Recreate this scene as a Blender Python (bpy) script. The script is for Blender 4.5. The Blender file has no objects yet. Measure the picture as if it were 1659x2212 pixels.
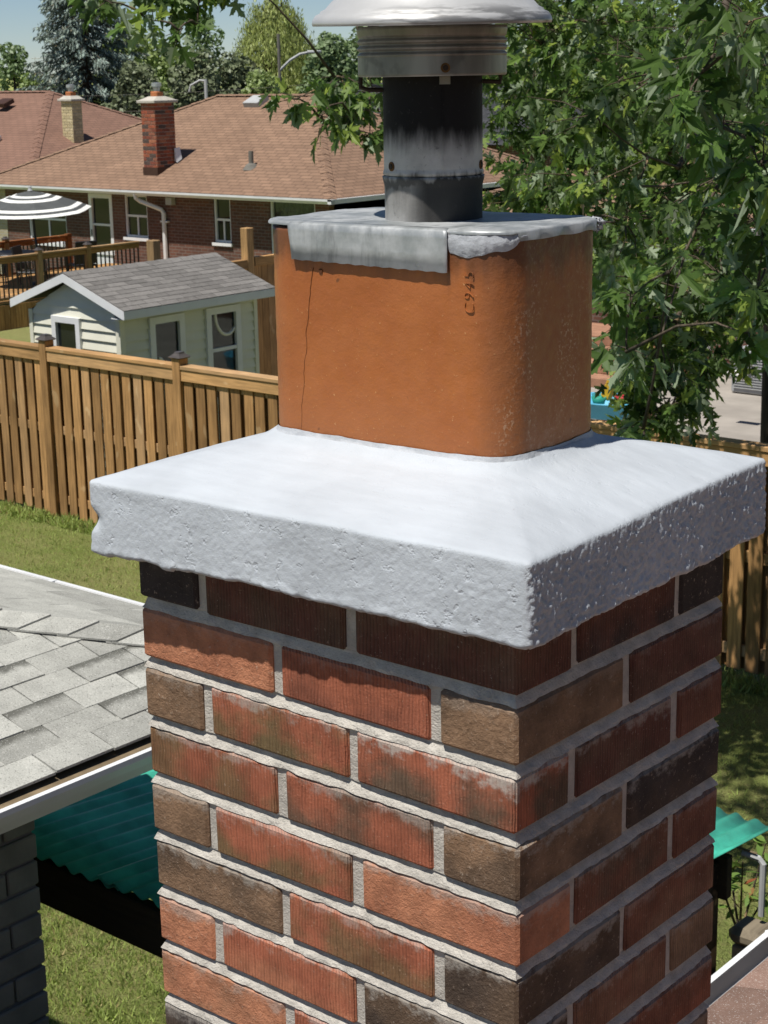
import bpy, bmesh, math, random
from mathutils import Vector, Matrix, noise
R = math.radians
random.seed(7)
SC = bpy.context.scene
COL = SC.collection

# ------------------------------------------------------------------ camera, sky, sun, exposure
CAM = Vector((0.862, -1.2026, 4.5))
c_right = Vector((0.76594646, 0.64264346, -0.01831379))
c_up = Vector((-0.14940725, 0.20563541, 0.96715643))
c_fwd = Vector((-0.62530272, 0.73805383, -0.2535213))
cd = bpy.data.cameras.new('camera'); cam = bpy.data.objects.new('camera', cd); COL.objects.link(cam)
mw = Matrix((c_right, c_up, -c_fwd)).transposed().to_4x4(); mw.translation = CAM
cam.matrix_world = mw
cd.sensor_fit = 'VERTICAL'; cd.sensor_height = 24.0; cd.sensor_width = 18.0
cd.lens = 3666.3 / 2212.0 * 24.0
cd.clip_start = 0.05; cd.clip_end = 3000
cd.dof.use_dof = True; cd.dof.focus_distance = 1.75; cd.dof.aperture_fstop = cd.lens / 1.3
SC.camera = cam

SUN_EL, SUN_AZ = R(66.6), R(3.5)          # light travels towards +y, a touch towards +x
w = bpy.data.worlds.new('World'); SC.world = w; w.use_nodes = True
nt = w.node_tree; bg = nt.nodes['Background']
sky = nt.nodes.new('ShaderNodeTexSky'); sky.sky_type = 'NISHITA'; sky.sun_disc = False
sky.sun_elevation = SUN_EL; sky.air_density = 0.85; sky.dust_density = 0.1; sky.ozone_density = 3.5; sky.altitude = 2000.0
sun_from = Vector((-math.sin(SUN_AZ) * math.cos(SUN_EL), -math.cos(SUN_AZ) * math.cos(SUN_EL), math.sin(SUN_EL)))
sky.sun_rotation = math.atan2(sun_from.x, sun_from.y)
nt.links.new(sky.outputs[0], bg.inputs[0]); bg.inputs[1].default_value = 0.070
sd = bpy.data.lights.new('sun', 'SUN'); sd.energy = 5.0; sd.angle = R(0.53); sd.color = (1.0, 0.955, 0.88)
sun = bpy.data.objects.new('sun', sd); COL.objects.link(sun)
sun.rotation_euler = sun_from.to_track_quat('Z', 'Y').to_euler()
SC.view_settings.view_transform = 'Standard'; SC.view_settings.look = 'None'
SC.view_settings.exposure = 0.12; SC.view_settings.gamma = 1.0
try: SC.view_settings.use_curve_mapping = False
except Exception: pass
SC.cycles.max_bounces = 8; SC.cycles.diffuse_bounces = 2; SC.cycles.transparent_max_bounces = 12
try:
    SC.cycles.use_denoising = True
except Exception: pass

# ------------------------------------------------------------------ material helpers
MATS = {}
class NB:
    def __init__(s, name):
        s.m = bpy.data.materials.new(name); s.m.use_nodes = True; s.t = s.m.node_tree
        s.b = s.t.nodes['Principled BSDF']; s.out = s.t.nodes['Material Output']
    def n(s, typ, **k):
        nd = s.t.nodes.new('ShaderNode' + typ)
        for a, v in k.items(): setattr(nd, a, v)
        return nd
    def l(s, a, b): s.t.links.new(a, b)
    def val(s, sock, v):
        if hasattr(v, 'is_output'): s.l(v, sock)
        else: sock.default_value = v
    def coord(s, kind='Object', scale=None, rnd=0.0):
        tc = s.n('TexCoord'); o = tc.outputs[kind]
        if scale is not None:
            mp = s.n('Mapping'); mp.inputs['Scale'].default_value = scale; s.l(o, mp.inputs[0])
            if rnd:
                oi = s.n('ObjectInfo'); mu = s.math('MULTIPLY', oi.outputs['Random'], rnd)
                cx = s.n('CombineXYZ'); [s.l(mu, cx.inputs[i]) for i in range(3)]; s.l(cx.outputs[0], mp.inputs[1])
            o = mp.outputs[0]
        return o
    def noise(s, vec, scale, detail=3, rough=0.55):
        nd = s.n('TexNoise'); s.l(vec, nd.inputs['Vector']); nd.inputs['Scale'].default_value = scale
        nd.inputs['Detail'].default_value = detail; nd.inputs['Roughness'].default_value = rough
        return nd.outputs['Fac']
    def math(s, op, a, b=0.0, clamp=False):
        nd = s.n('Math', operation=op, use_clamp=clamp); s.val(nd.inputs[0], a); s.val(nd.inputs[1], b); return nd.outputs[0]
    def ramp(s, f, a, b, lo=0.0, hi=1.0):
        nd = s.n('MapRange', interpolation_type='SMOOTHSTEP'); s.val(nd.inputs[0], f)
        for i, v in zip((1, 2, 3, 4), (a, b, lo, hi)): nd.inputs[i].default_value = v
        return nd.outputs[0]
    def mix(s, f, a, b):
        nd = s.n('Mix', data_type='RGBA'); s.val(nd.inputs[0], f)
        for i, v in ((6, a), (7, b)):
            if hasattr(v, 'is_output'): s.l(v, nd.inputs[i])
            else: nd.inputs[i].default_value = (*v[:3], 1)
        return nd.outputs[2]
    def scale(s, c, f):
        nd = s.n('VectorMath', operation='SCALE')
        if hasattr(c, 'is_output'): s.l(c, nd.inputs[0])
        else: nd.inputs[0].default_value = c[:3]
        s.val(nd.inputs['Scale'], f); return nd.outputs[0]
    def sep(s, v):
        nd = s.n('SeparateXYZ'); s.l(v, nd.inputs[0]); return nd.outputs
    def comb(s, x, y, z):
        nd = s.n('CombineXYZ'); [s.val(nd.inputs[i], v) for i, v in enumerate((x, y, z))]; return nd.outputs[0]
    def attr(s, name, typ='OBJECT'):
        nd = s.n('Attribute', attribute_type=typ, attribute_name=name); return nd
    def bump(s, h, strength=0.5, dist=0.01):
        nd = s.n('Bump'); s.val(nd.inputs['Height'], h); nd.inputs['Strength'].default_value = strength
        nd.inputs['Distance'].default_value = dist; s.l(nd.outputs[0], s.b.inputs['Normal']); return nd
    def done(s, col, rough=0.8, spec=0.3, metal=0.0):
        s.val(s.b.inputs['Base Color'], col if hasattr(col, 'is_output') else (*col[:3], 1))
        s.val(s.b.inputs['Roughness'], rough); s.b.inputs['Specular IOR Level'].default_value = spec
        s.b.inputs['Metallic'].default_value = metal
        MATS[s.m.name] = s.m; return s.m

def simple(name, col, rough=0.8, var=0.18, scale=6.0, spec=0.3, bump=0.0, bscale=60.0, metal=0.0, bdist=0.004):
    b = NB(name); v = b.coord()
    f = b.noise(v, scale, 5, 0.6); k = b.ramp(f, 0.25, 0.75, 1 - var, 1 + var)
    c = b.scale(col, k)
    if bump: b.bump(b.noise(v, bscale, 4, 0.6), bump, bdist)
    return b.done(c, rough, spec, metal)

def brick_mat(name, style):
    b = NB(name); oi = b.n('ObjectInfo'); v = b.coord('Object', (1, 1, 1), 37.0); raw = b.coord()
    x, y, z = b.sep(raw)
    s = b.math('ADD', x, y)
    rnd = b.math('MULTIPLY', oi.outputs['Random'], 50.0)
    band = b.noise(b.comb(b.math('ADD', b.math('MULTIPLY', s, 10.0), rnd), 0.0, b.math('MULTIPLY', z, 14.0)), 1.0, 2, 0.4)
    fl = b.attr('flash'); cb = b.attr('tone')
    band = b.math('ADD', band, b.math('MULTIPLY', b.math('SUBTRACT', b.noise(v, 45.0, 4, 0.7), 0.5), 0.28)); f = b.math('MULTIPLY', b.ramp(band, 0.40, 0.63), fl.outputs['Fac'])
    col = b.mix(f, oi.outputs['Color'], cb.outputs['Vector'])
    mid = b.noise(v, 26.0, 4, 0.65); fine = b.noise(v, 420.0, 3, 0.7)
    col = b.scale(col, b.ramp(mid, 0.25, 0.75, 0.72, 1.25))
    if style == 'ribbed':
        wv = b.n('TexWave', wave_type='BANDS', bands_direction='X', wave_profile='SIN')
        b.l(b.comb(b.math('ADD', s, b.math('MULTIPLY', b.noise(v, 30.0, 2), 0.006)), 0.0, 0.0), wv.inputs['Vector']); wv.inputs['Scale'].default_value = 70.0
        wv.inputs['Distortion'].default_value = 0.0
        streak = b.noise(b.comb(b.math('MULTIPLY', s, 260.0), rnd, b.math('MULTIPLY', z, 14.0)), 1.0, 2, 0.5)
        dark = b.math('MULTIPLY', b.ramp(wv.outputs['Fac'], 0.0, 0.45, 1.0, 0.0), b.ramp(streak, 0.3, 0.6))
        col = b.mix(b.math('MULTIPLY', dark, 0.5), col, b.scale(col, 0.35)); pk = b.noise(v, 240.0, 3, 0.7); col = b.mix(b.math('MULTIPLY', b.ramp(pk, 0.62, 0.72), 0.35), col, (0.55, 0.38, 0.28)); col = b.mix(b.math('MULTIPLY', b.ramp(pk, 0.38, 0.28), 0.45), col, b.scale(col, 0.3))
        h = b.math('ADD', b.math('MULTIPLY', wv.outputs['Fac'], 0.55), b.math('MULTIPLY', fine, 0.7))
        h = b.math('ADD', h, b.math('MULTIPLY', streak, 0.4))
        b.bump(h, 0.75, 0.0022)
    else:
        pit = b.noise(v, 170.0, 5, 0.75)
        col = b.mix(b.math('MULTIPLY', b.ramp(pit, 0.58, 0.70), 0.45), col, (0.66, 0.52, 0.40))
        col = b.mix(b.math('MULTIPLY', b.ramp(pit, 0.40, 0.28), 0.65), col, b.scale(col, 0.3))
        b.bump(b.math('ADD', pit, b.math('MULTIPLY', mid, 0.5)), 1.0, 0.0045)
    # mortar smeared over the arrises
    sm = b.attr('smear')
    edge = b.math('ADD', b.math('MULTIPLY', z, 26.0), b.math('MULTIPLY', b.noise(b.comb(b.math('MULTIPLY', s, 55.0), rnd, b.math('MULTIPLY', z, 70.0)), 1.0, 4, 0.7), 1.5))
    edge = b.math('ADD', edge, b.math('MULTIPLY', b.noise(v, 9.0, 2), 0.9))
    msk = b.math('MULTIPLY', b.ramp(edge, 1.55, 1.95), sm.outputs['Fac'])
    col = b.mix(b.math('MULTIPLY', msk, 0.75), col, (0.50, 0.47, 0.42))
    spots = b.math('MULTIPLY', b.ramp(b.noise(v, 300.0, 2, 0.5), 0.70, 0.76), 0.4)
    col = b.mix(spots, col, (0.55, 0.48, 0.4))
    return b.done(col, 0.9, 0.2)

def mortar_mat(name='mortar', col=(0.52, 0.49, 0.44)):
    b = NB(name); v = b.coord()
    f = b.noise(v, 40.0, 5, 0.65); g = b.noise(v, 380.0, 3, 0.7)
    c = b.scale(col, b.ramp(f, 0.25, 0.75, 0.75, 1.15))
    c = b.mix(b.math('MULTIPLY', b.ramp(g, 0.55, 0.75), 0.4), c, b.scale(c, 0.5))
    b.bump(b.math('ADD', f, g), 0.8, 0.003); return b.done(c, 0.95, 0.15)

def wood_mat(name, col, axis=2, dark=0.55):
    b = NB(name); sc = [22, 22, 22]; sc[axis] = 1.6
    v = b.coord('Object', tuple(sc), 41.0); v2 = b.coord('Object', (1, 1, 1), 41.0)
    g = b.noise(v, 2.2, 5, 0.6)
    oi = b.n('ObjectInfo'); k = b.ramp(oi.outputs['Random'], 0, 1, 0.72, 1.22); grey = b.ramp(b.math('FRACT', b.math('MULTIPLY', oi.outputs['Random'], 7.31)), 0.55, 1.0, 0.0, 0.28)
    c = b.mix(b.ramp(g, 0.3, 0.72), b.scale(col, dark), col)
    sc2 = [9, 9, 9]; sc2[axis] = 4.5
    kn = b.noise(b.coord('Object', tuple(sc2), 23.0), 1.0, 2, 0.4)
    c = b.mix(b.math('MULTIPLY', b.ramp(kn, 0.66, 0.72), 0.55), c, (0.62, 0.42, 0.22))
    c = b.mix(grey, c, b.scale((0.36, 0.30, 0.22), col[0] * 2))
    c = b.scale(c, k)
    c = b.scale(c, b.ramp(b.noise(v2, 1.7, 3), 0.25, 0.75, 0.8, 1.15))
    b.bump(g, 0.35, 0.004); return b.done(c, 0.75, 0.25)

def uvbrick(name, c1, c2, mort, bw, bh, msize=0.01, bias=0.0, bump=0.4, noisev=0.2, rough=0.9):
    b = NB(name); tc = b.n('TexCoord'); uv = tc.outputs['UV']
    br = b.n('TexBrick'); b.l(uv, br.inputs['Vector'])
    br.inputs['Color1'].default_value = (*c1, 1); br.inputs['Color2'].default_value = (*c2, 1); br.inputs['Mortar'].default_value = (*mort, 1)
    br.inputs['Scale'].default_value = 1.0; br.inputs['Brick Width'].default_value = bw; br.inputs['Row Height'].default_value = bh
    br.inputs['Mortar Size'].default_value = msize; br.inputs['Bias'].default_value = bias; br.inputs['Mortar Smooth'].default_value = 0.3
    f = b.noise(uv, 1.1, 5, 0.6); g = b.noise(uv, 60.0, 3, 0.6)
    k = b.math('MULTIPLY', b.ramp(f, 0.25, 0.75, 1 - noisev, 1 + noisev), b.ramp(g, 0.2, 0.8, 0.85, 1.15))
    if bump: b.bump(br.outputs['Fac'], -bump, 0.02)
    return b.done(b.scale(br.outputs['Color'], k), rough, 0.2)

def leaf_mat(name, top, under, rnd=0.35, trans=0.35, hue=(0.30, 0.34, 0.02), rough=0.5):
    b = NB(name); at = b.attr('tint', 'GEOMETRY')
    g = b.n('NewGeometry'); t = at.outputs['Fac']
    ct = b.mix(b.ramp(t, 0.80, 1.0), b.scale(top, b.ramp(t, 0.0, 0.85, 1 - rnd, 1 + rnd)), hue)
    c = b.mix(g.outputs['Backfacing'], ct, under)
    b.done(c, rough, 0.35)
    tr = b.n('BsdfTranslucent'); b.l(b.scale(ct, 1.5), tr.inputs[0])
    mx = b.n('MixShader'); mx.inputs[0].default_value = trans
    b.l(b.b.outputs[0], mx.inputs[1]); b.l(tr.outputs[0], mx.inputs[2]); b.l(mx.outputs[0], b.out.inputs[0])
    return b.m

def shingle_mat(name, base, darkc, band=True):
    b = NB(name); v = b.coord(); tc = b.n('TexCoord'); uv = b.sep(tc.outputs['UV'])
    gr = b.noise(v, 210.0, 2, 0.85); md = b.noise(v, 14.0, 4, 0.6); oi = b.n('ObjectInfo')
    c = b.scale(base, b.ramp(md, 0.25, 0.75, 0.86, 1.12))
    c = b.scale(c, b.ramp(oi.outputs['Random'], 0, 1, 0.78, 1.14))
    if band:
        m = b.math('MULTIPLY', b.ramp(b.math('ADD', uv[1], b.math('MULTIPLY', b.noise(v, 22.0, 3), 0.5)), 0.72, 1.0), b.attr('band').outputs['Fac'])
        c = b.mix(m, c, darkc)
    c = b.mix(b.math('MULTIPLY', b.ramp(gr, 0.44, 0.32), 0.75), c, darkc)
    c = b.mix(b.math('MULTIPLY', b.ramp(gr, 0.60, 0.68), 0.5), c, (0.75, 0.74, 0.70))
    b.bump(gr, 0.7, 0.003); return b.done(c, 0.95, 0.15)

# ------------------------------------------------------------------ mesh helpers
class MB:
    def __init__(s): s.v = []; s.f = []; s.uv = None
    def add(s, vs, fs):
        o = len(s.v); s.v += [tuple(p) for p in vs]; s.f += [tuple(i + o for i in f) for f in fs]; return s
    def box(s, x0, x1, y0, y1, z0, z1):
        return s.add([(x0, y0, z0), (x1, y0, z0), (x1, y1, z0), (x0, y1, z0), (x0, y0, z1), (x1, y0, z1), (x1, y1, z1), (x0, y1, z1)],
                     [(0, 3, 2, 1), (4, 5, 6, 7), (0, 1, 5, 4), (1, 2, 6, 5), (2, 3, 7, 6), (3, 0, 4, 7)])
    def bbox(s, x0, x1, y0, y1, z0, z1, bev=0.004):
        bm = bmesh.new(); bmesh.ops.create_cube(bm, size=1.0)
        for v in bm.verts: v.co = Vector(((x0 + x1) / 2 + v.co.x * (x1 - x0), (y0 + y1) / 2 + v.co.y * (y1 - y0), (z0 + z1) / 2 + v.co.z * (z1 - z0)))
        bmesh.ops.bevel(bm, geom=bm.edges[:] , offset=bev, segments=1, affect='EDGES')
        bm.verts.index_update(); s.add([v.co[:] for v in bm.verts], [[v.index for v in f.verts] for f in bm.faces]); bm.free(); return s
    def hexa(s, p):      # 8 points: bottom 4 ccw, top 4 ccw
        return s.add(p, [(0, 3, 2, 1), (4, 5, 6, 7), (0, 1, 5, 4), (1, 2, 6, 5), (2, 3, 7, 6), (3, 0, 4, 7)])
    def prism(s, poly, d):  # planar polygon extruded by vector d
        n = len(poly); d = Vector(d); a = [Vector(q) for q in poly]
        return s.add([q[:] for q in a] + [(q + d)[:] for q in a], [tuple(range(n))[::-1], tuple(range(n, 2 * n))] + [(i, (i + 1) % n, n + (i + 1) % n, n + i) for i in range(n)])
    def tube(s, path, rad, n=8, cap=True):
        path = [Vector(q) for q in path]; m = len(path)
        if not isinstance(rad, (list, tuple)): rad = [rad] * m
        o = len(s.v); up = None
        for i, q in enumerate(path):
            d = (path[min(i + 1, m - 1)] - path[max(i - 1, 0)]).normalized()
            if up is None: up = Vector((0, 0, 1)) if abs(d.z) < 0.9 else Vector((1, 0, 0))
            a = d.cross(up)
            if a.length < 1e-5: a = d.orthogonal()
            a.normalize(); c = a.cross(d).normalized(); up = c
            for k in range(n):
                t = 2 * math.pi * k / n; s.v.append((q + (a * math.cos(t) + c * math.sin(t)) * rad[i])[:])
        for i in range(m - 1):
            for k in range(n):
                k2 = (k + 1) % n; s.f.append((o + i * n + k, o + i * n + k2, o + (i + 1) * n + k2, o + (i + 1) * n + k))
        if cap:
            s.f.append(tuple(o + k for k in range(n))[::-1]); s.f.append(tuple(o + (m - 1) * n + k for k in range(n)))
        return s
    def lathe(s, prof, c=(0, 0, 0), n=48, closed=False):
        o = len(s.v)
        for r, z in prof:
            for k in range(n):
                t = 2 * math.pi * k / n; s.v.append((c[0] + r * math.cos(t), c[1] + r * math.sin(t), c[2] + z))
        for i in range(len(prof) - 1):
            for k in range(n):
                k2 = (k + 1) % n; s.f.append((o + i * n + k, o + i * n + k2, o + (i + 1) * n + k2, o + (i + 1) * n + k))
        return s
    def rot(s, ang, axis, c):
        m = Matrix.Rotation(ang, 3, axis); c = Vector(c); s.v = [(m @ (Vector(q) - c) + c)[:] for q in s.v]; return s
    def mesh(s, name, mat, smooth=False, uv=None):
        me = bpy.data.meshes.new(name); me.from_pydata(s.v, [], s.f)
        if mat is not None: me.materials.append(MATS[mat] if isinstance(mat, str) else mat)
        if smooth: me.polygons.foreach_set('use_smooth', [True] * len(me.polygons))
        if uv:
            ul = me.uv_layers.new(name='UVMap')
            for lp in me.loops: ul.data[lp.index].uv = uv(Vector(me.vertices[lp.vertex_index].co))
        me.update(); return me
    def build(s, name, mat, parent=None, smooth=False, uv=None):
        return put(name, s.mesh(name, mat, smooth, uv), parent)

def put(name, me, parent=None, loc=(0, 0, 0), rot=None):
    o = bpy.data.objects.new(name, me); COL.objects.link(o); o.location = loc
    if rot: o.rotation_euler = rot
    if parent is not None:
        o.parent = parent; o.matrix_parent_inverse = WM[parent.name].inverted() if parent.name in WM else Matrix.Identity(4)
    return o
WM = {}
def tag(o, label, cat, group=None, kind=None):
    if label: o['label'] = label
    if cat: o['category'] = cat
    if group: o['group'] = group
    if kind: o['kind'] = kind
    return o
def thing(name, label, cat, loc=(0, 0, 0), group=None):
    o = bpy.data.objects.new(name, None); COL.objects.link(o); o.location = loc; o.empty_display_size = 0.1
    WM[o.name] = Matrix.Translation(loc); return tag(o, label, cat, group)
def struct(name, mb, mat, **k):
    o = mb.build(name, mat, **k); o['kind'] = 'structure'; return o
def fbm(p, o=4):
    return noise.fractal(Vector(p), 0.9, 2.1, o)

# ------------------------------------------------------------------ materials
brick_mat('brick_ribbed', 'ribbed'); brick_mat('brick_rough', 'rough'); mortar_mat()
wood_mat('fence_wood', (0.53, 0.295, 0.118), 2, 0.60); wood_mat('fence_wood_x', (0.56, 0.325, 0.138), 0, 0.66); wood_mat('fence_wood_y', (0.48, 0.27, 0.12), 1)
wood_mat('deck_wood', (0.50, 0.30, 0.13), 2); wood_mat('deck_wood_y', (0.50, 0.28, 0.11), 1); wood_mat('stained_wood_y', (0.34, 0.12, 0.035), 1)
wood_mat('weathered_wood', (0.30, 0.25, 0.18), 1, 0.7); wood_mat('beam_wood', (0.10, 0.068, 0.042), 0, 0.6); wood_mat('bark', (0.12, 0.09, 0.065), 2, 0.4)
simple('white_trim', (0.74, 0.75, 0.76), 0.5, 0.06, 3.0); simple('gutter_white', (0.72, 0.73, 0.73), 0.35, 0.06, 5.0, 0.5)
simple('black_metal', (0.015, 0.015, 0.017), 0.45, 0.2, 9.0, 0.5); simple('glass_dark', (0.012, 0.015, 0.016), 0.06, 0.3, 2.0, 0.6)
simple('curtain', (0.16, 0.17, 0.17), 0.9, 0.3, 12.0); simple('flashing_brown', (0.06, 0.03, 0.02), 0.5, 0.2)
simple('concrete', (0.46, 0.43, 0.38), 0.9, 0.15, 4.0, 0.2, 0.3); simple('patio_concrete', (0.33, 0.30, 0.265), 0.9, 0.15, 1.5)
simple('clay_orange', (0.42, 0.15, 0.06), 0.8, 0.15); simple('trough_brown', (0.20, 0.15, 0.09), 0.8, 0.3, 14.0)
simple('siding', (0.72, 0.71, 0.60), 0.55, 0.05, 3.0); simple('dark_inside', (0.010, 0.010, 0.010), 0.95)
simple('blue_plastic', (0.10, 0.42, 0.62), 0.4, 0.08); simple('orange_plastic', (0.60, 0.13, 0.03), 0.45, 0.08)
simple('red_plastic', (0.45, 0.03, 0.04), 0.4, 0.1); simple('green_plastic', (0.03, 0.28, 0.20), 0.4, 0.1); simple('yellow_plastic', (0.62, 0.36, 0.03), 0.4, 0.1)
simple('navy_cloth', (0.02, 0.03, 0.09), 0.9, 0.2); simple('step_brick', (0.34, 0.185, 0.12), 0.9, 0.22, 5.0, 0.2, 0.4, 40.0)
simple('umbrella_grey', (0.085, 0.09, 0.09), 0.85, 0.1); simple('umbrella_white', (0.80, 0.80, 0.76), 0.8, 0.05)
simple('galvanised', (0.55, 0.56, 0.57), 0.42, 0.18, 14.0, 0.5, metal=0.7)
simple('unit_grey', (0.34, 0.35, 0.36), 0.6, 0.1); simple('hose_white', (0.72, 0.70, 0.66), 0.4, 0.05); simple('teal_toy', (0.05, 0.25, 0.28), 0.4, 0.1)
simple('pole_grey', (0.16, 0.15, 0.13), 0.8, 0.2); simple('lamp_grey', (0.42, 0.43, 0.43), 0.5, 0.1); simple('pink_flower', (0.60, 0.07, 0.11), 0.7, 0.2)
simple('cushion', (0.30, 0.27, 0.23), 0.9, 0.15)
simple('pvc_turquoise', (0.06, 0.42, 0.30), 0.42, 0.32, 7.0, 0.4)
uvbrick('house_brick', (0.155, 0.075, 0.052), (0.105, 0.055, 0.042), (0.17, 0.14, 0.12), 0.21, 0.071, 0.009)
uvbrick('pale_brick', (0.42, 0.37, 0.25), (0.36, 0.30, 0.19), (0.40, 0.38, 0.33), 0.21, 0.071, 0.009)
uvbrick('brown_shingles', (0.272, 0.172, 0.115), (0.222, 0.140, 0.094), (0.130, 0.082, 0.058), 0.33, 0.135, 0.014, bump=0.6, noisev=0.10)
uvbrick('rust_shingles', (0.235, 0.135, 0.098), (0.205, 0.118, 0.086), (0.140, 0.084, 0.064), 0.33, 0.135, 0.014, bump=0.6, noisev=0.10)
uvbrick('dark_shingles', (0.060, 0.062, 0.068), (0.045, 0.047, 0.052), (0.03, 0.03, 0.03), 0.33, 0.135, 0.012)
uvbrick('grey_shingles', (0.34, 0.335, 0.315), (0.31, 0.305, 0.29), (0.10, 0.10, 0.095), 0.33, 0.14, 0.006)
uvbrick('orange_tiles', (0.55, 0.24, 0.06), (0.48, 0.20, 0.05), (0.3, 0.12, 0.03), 0.25, 0.2, 0.02)
uvbrick('step_tiles', (0.30, 0.16, 0.11), (0.26, 0.14, 0.10), (0.15, 0.09, 0.07), 0.2, 0.09, 0.008)
shingle_mat('wing_shingle', (0.40, 0.40, 0.365), (0.125, 0.125, 0.11)); shingle_mat('shed_shingle', (0.185, 0.175, 0.165), (0.10, 0.095, 0.09), False)
shingle_mat('main_shingle', (0.24, 0.155, 0.122), (0.16, 0.09, 0.07), False)

def painted_mat():
    b = NB('crown_paint'); v = b.coord(); f = b.noise(v, 7.0, 4); g = b.noise(v, 300.0, 4, 0.7); h = b.math('MULTIPLY', b.ramp(b.noise(v, 75.0, 3, 0.6), 0.30, 0.42), 0.9)
    c = b.scale((0.455, 0.490, 0.530), b.ramp(f, 0.3, 0.7, 0.91, 1.06))
    br = b.noise(b.coord('Object', (14, 70, 40)), 1.0, 3, 0.6); c = b.scale(c, b.ramp(br, 0.3, 0.7, 0.965, 1.03))
    c = b.mix(b.math('MULTIPLY', b.ramp(b.noise(v, 120.0, 2), 0.72, 0.78), 0.3), c, (0.30, 0.31, 0.33))
    nz = b.sep(b.n('NewGeometry').outputs['Normal'])[2]
    soft = b.ramp(nz, 0.55, 0.9, 1.0, 0.28)
    b.bump(b.math('MULTIPLY', b.math('ADD', g, h), soft), 0.42, 0.0018)
    return b.done(c, 0.62, 0.3)
painted_mat()
def seal_mat():
    b = NB('sealant'); v = b.coord(); f = b.noise(v, 30.0, 4)
    c = b.scale((0.42, 0.44, 0.47), b.ramp(f, 0.3, 0.7, 0.85, 1.1)); b.bump(b.noise(v, 130.0, 3), 0.5, 0.003); return b.done(c, 0.6, 0.3)
seal_mat()
def clay_mat():
    b = NB('flue_clay'); v = b.coord(); x, y, z = b.sep(v)
    f = b.noise(v, 9.0, 4, 0.6); g = b.noise(v, 260.0, 3, 0.65); p = b.noise(v, 95.0, 3, 0.6)
    c = b.mix(b.ramp(f, 0.3, 0.7), (0.325, 0.098, 0.026), (0.385, 0.130, 0.038))
    c = b.mix(b.math('MULTIPLY', b.ramp(z, ZF0, ZF0 + 0.10, 1.0, 0.0), 0.35), c, (0.40, 0.15, 0.06))
    c = b.mix(b.math('MULTIPLY', b.ramp(g, 0.66, 0.75), 0.55), c, (0.75, 0.45, 0.2))
    c = b.mix(b.math('MULTIPLY', b.ramp(b.noise(v, 60.0, 2), 0.74, 0.79), 0.6), c, (0.08, 0.04, 0.02))
    # duller brown tone down the right side, and a dark brown streaky band at the rim
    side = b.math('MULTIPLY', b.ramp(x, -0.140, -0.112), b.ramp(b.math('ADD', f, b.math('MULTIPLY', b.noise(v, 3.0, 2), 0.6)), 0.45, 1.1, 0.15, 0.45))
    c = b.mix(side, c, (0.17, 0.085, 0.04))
    salt = b.math('MULTIPLY', b.ramp(x, -0.125, -0.105), b.math('MULTIPLY', b.ramp(g, 0.52, 0.66), b.ramp(b.noise(b.comb(b.math('MULTIPLY', y, 26.0), 0.0, b.math('MULTIPLY', z, 7.0)), 1.0, 3), 0.45, 0.65)))
    c = b.mix(b.math('MULTIPLY', salt, 0.6), c, (0.60, 0.42, 0.28))
    c = b.scale(c, b.ramp(b.noise(v, 2.6, 3), 0.3, 0.7, 0.84, 1.10))
    st = b.noise(b.comb(b.math('MULTIPLY', y, 60.0), b.math('MULTIPLY', x, 60.0), b.math('MULTIPLY', z, 5.0)), 1.0, 3)
    rim = b.math('MULTIPLY', b.ramp(b.math('ADD', z, b.math('MULTIPLY', st, 0.05)), ZF1 - 0.025, ZF1 + 0.010), 0.65)
    c = b.mix(rim, c, (0.055, 0.028, 0.018))
    corner = b.math('MULTIPLY', b.ramp(x, -0.386, -0.392), b.ramp(b.math('ADD', z, b.math('MULTIPLY', b.noise(v, 30.0, 2), 0.006)), ZF1 - 0.028, ZF1 - 0.025))
    c = b.mix(corner, c, (0.085, 0.03, 0.018))
    b.bump(b.math('ADD', b.math('MULTIPLY', g, 0.8), b.math('MULTIPLY', p, 0.5)), 0.38, 0.0015)
    return b.done(c, b.ramp(p, 0.3, 0.7, 0.35, 0.55), 0.45)
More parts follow.
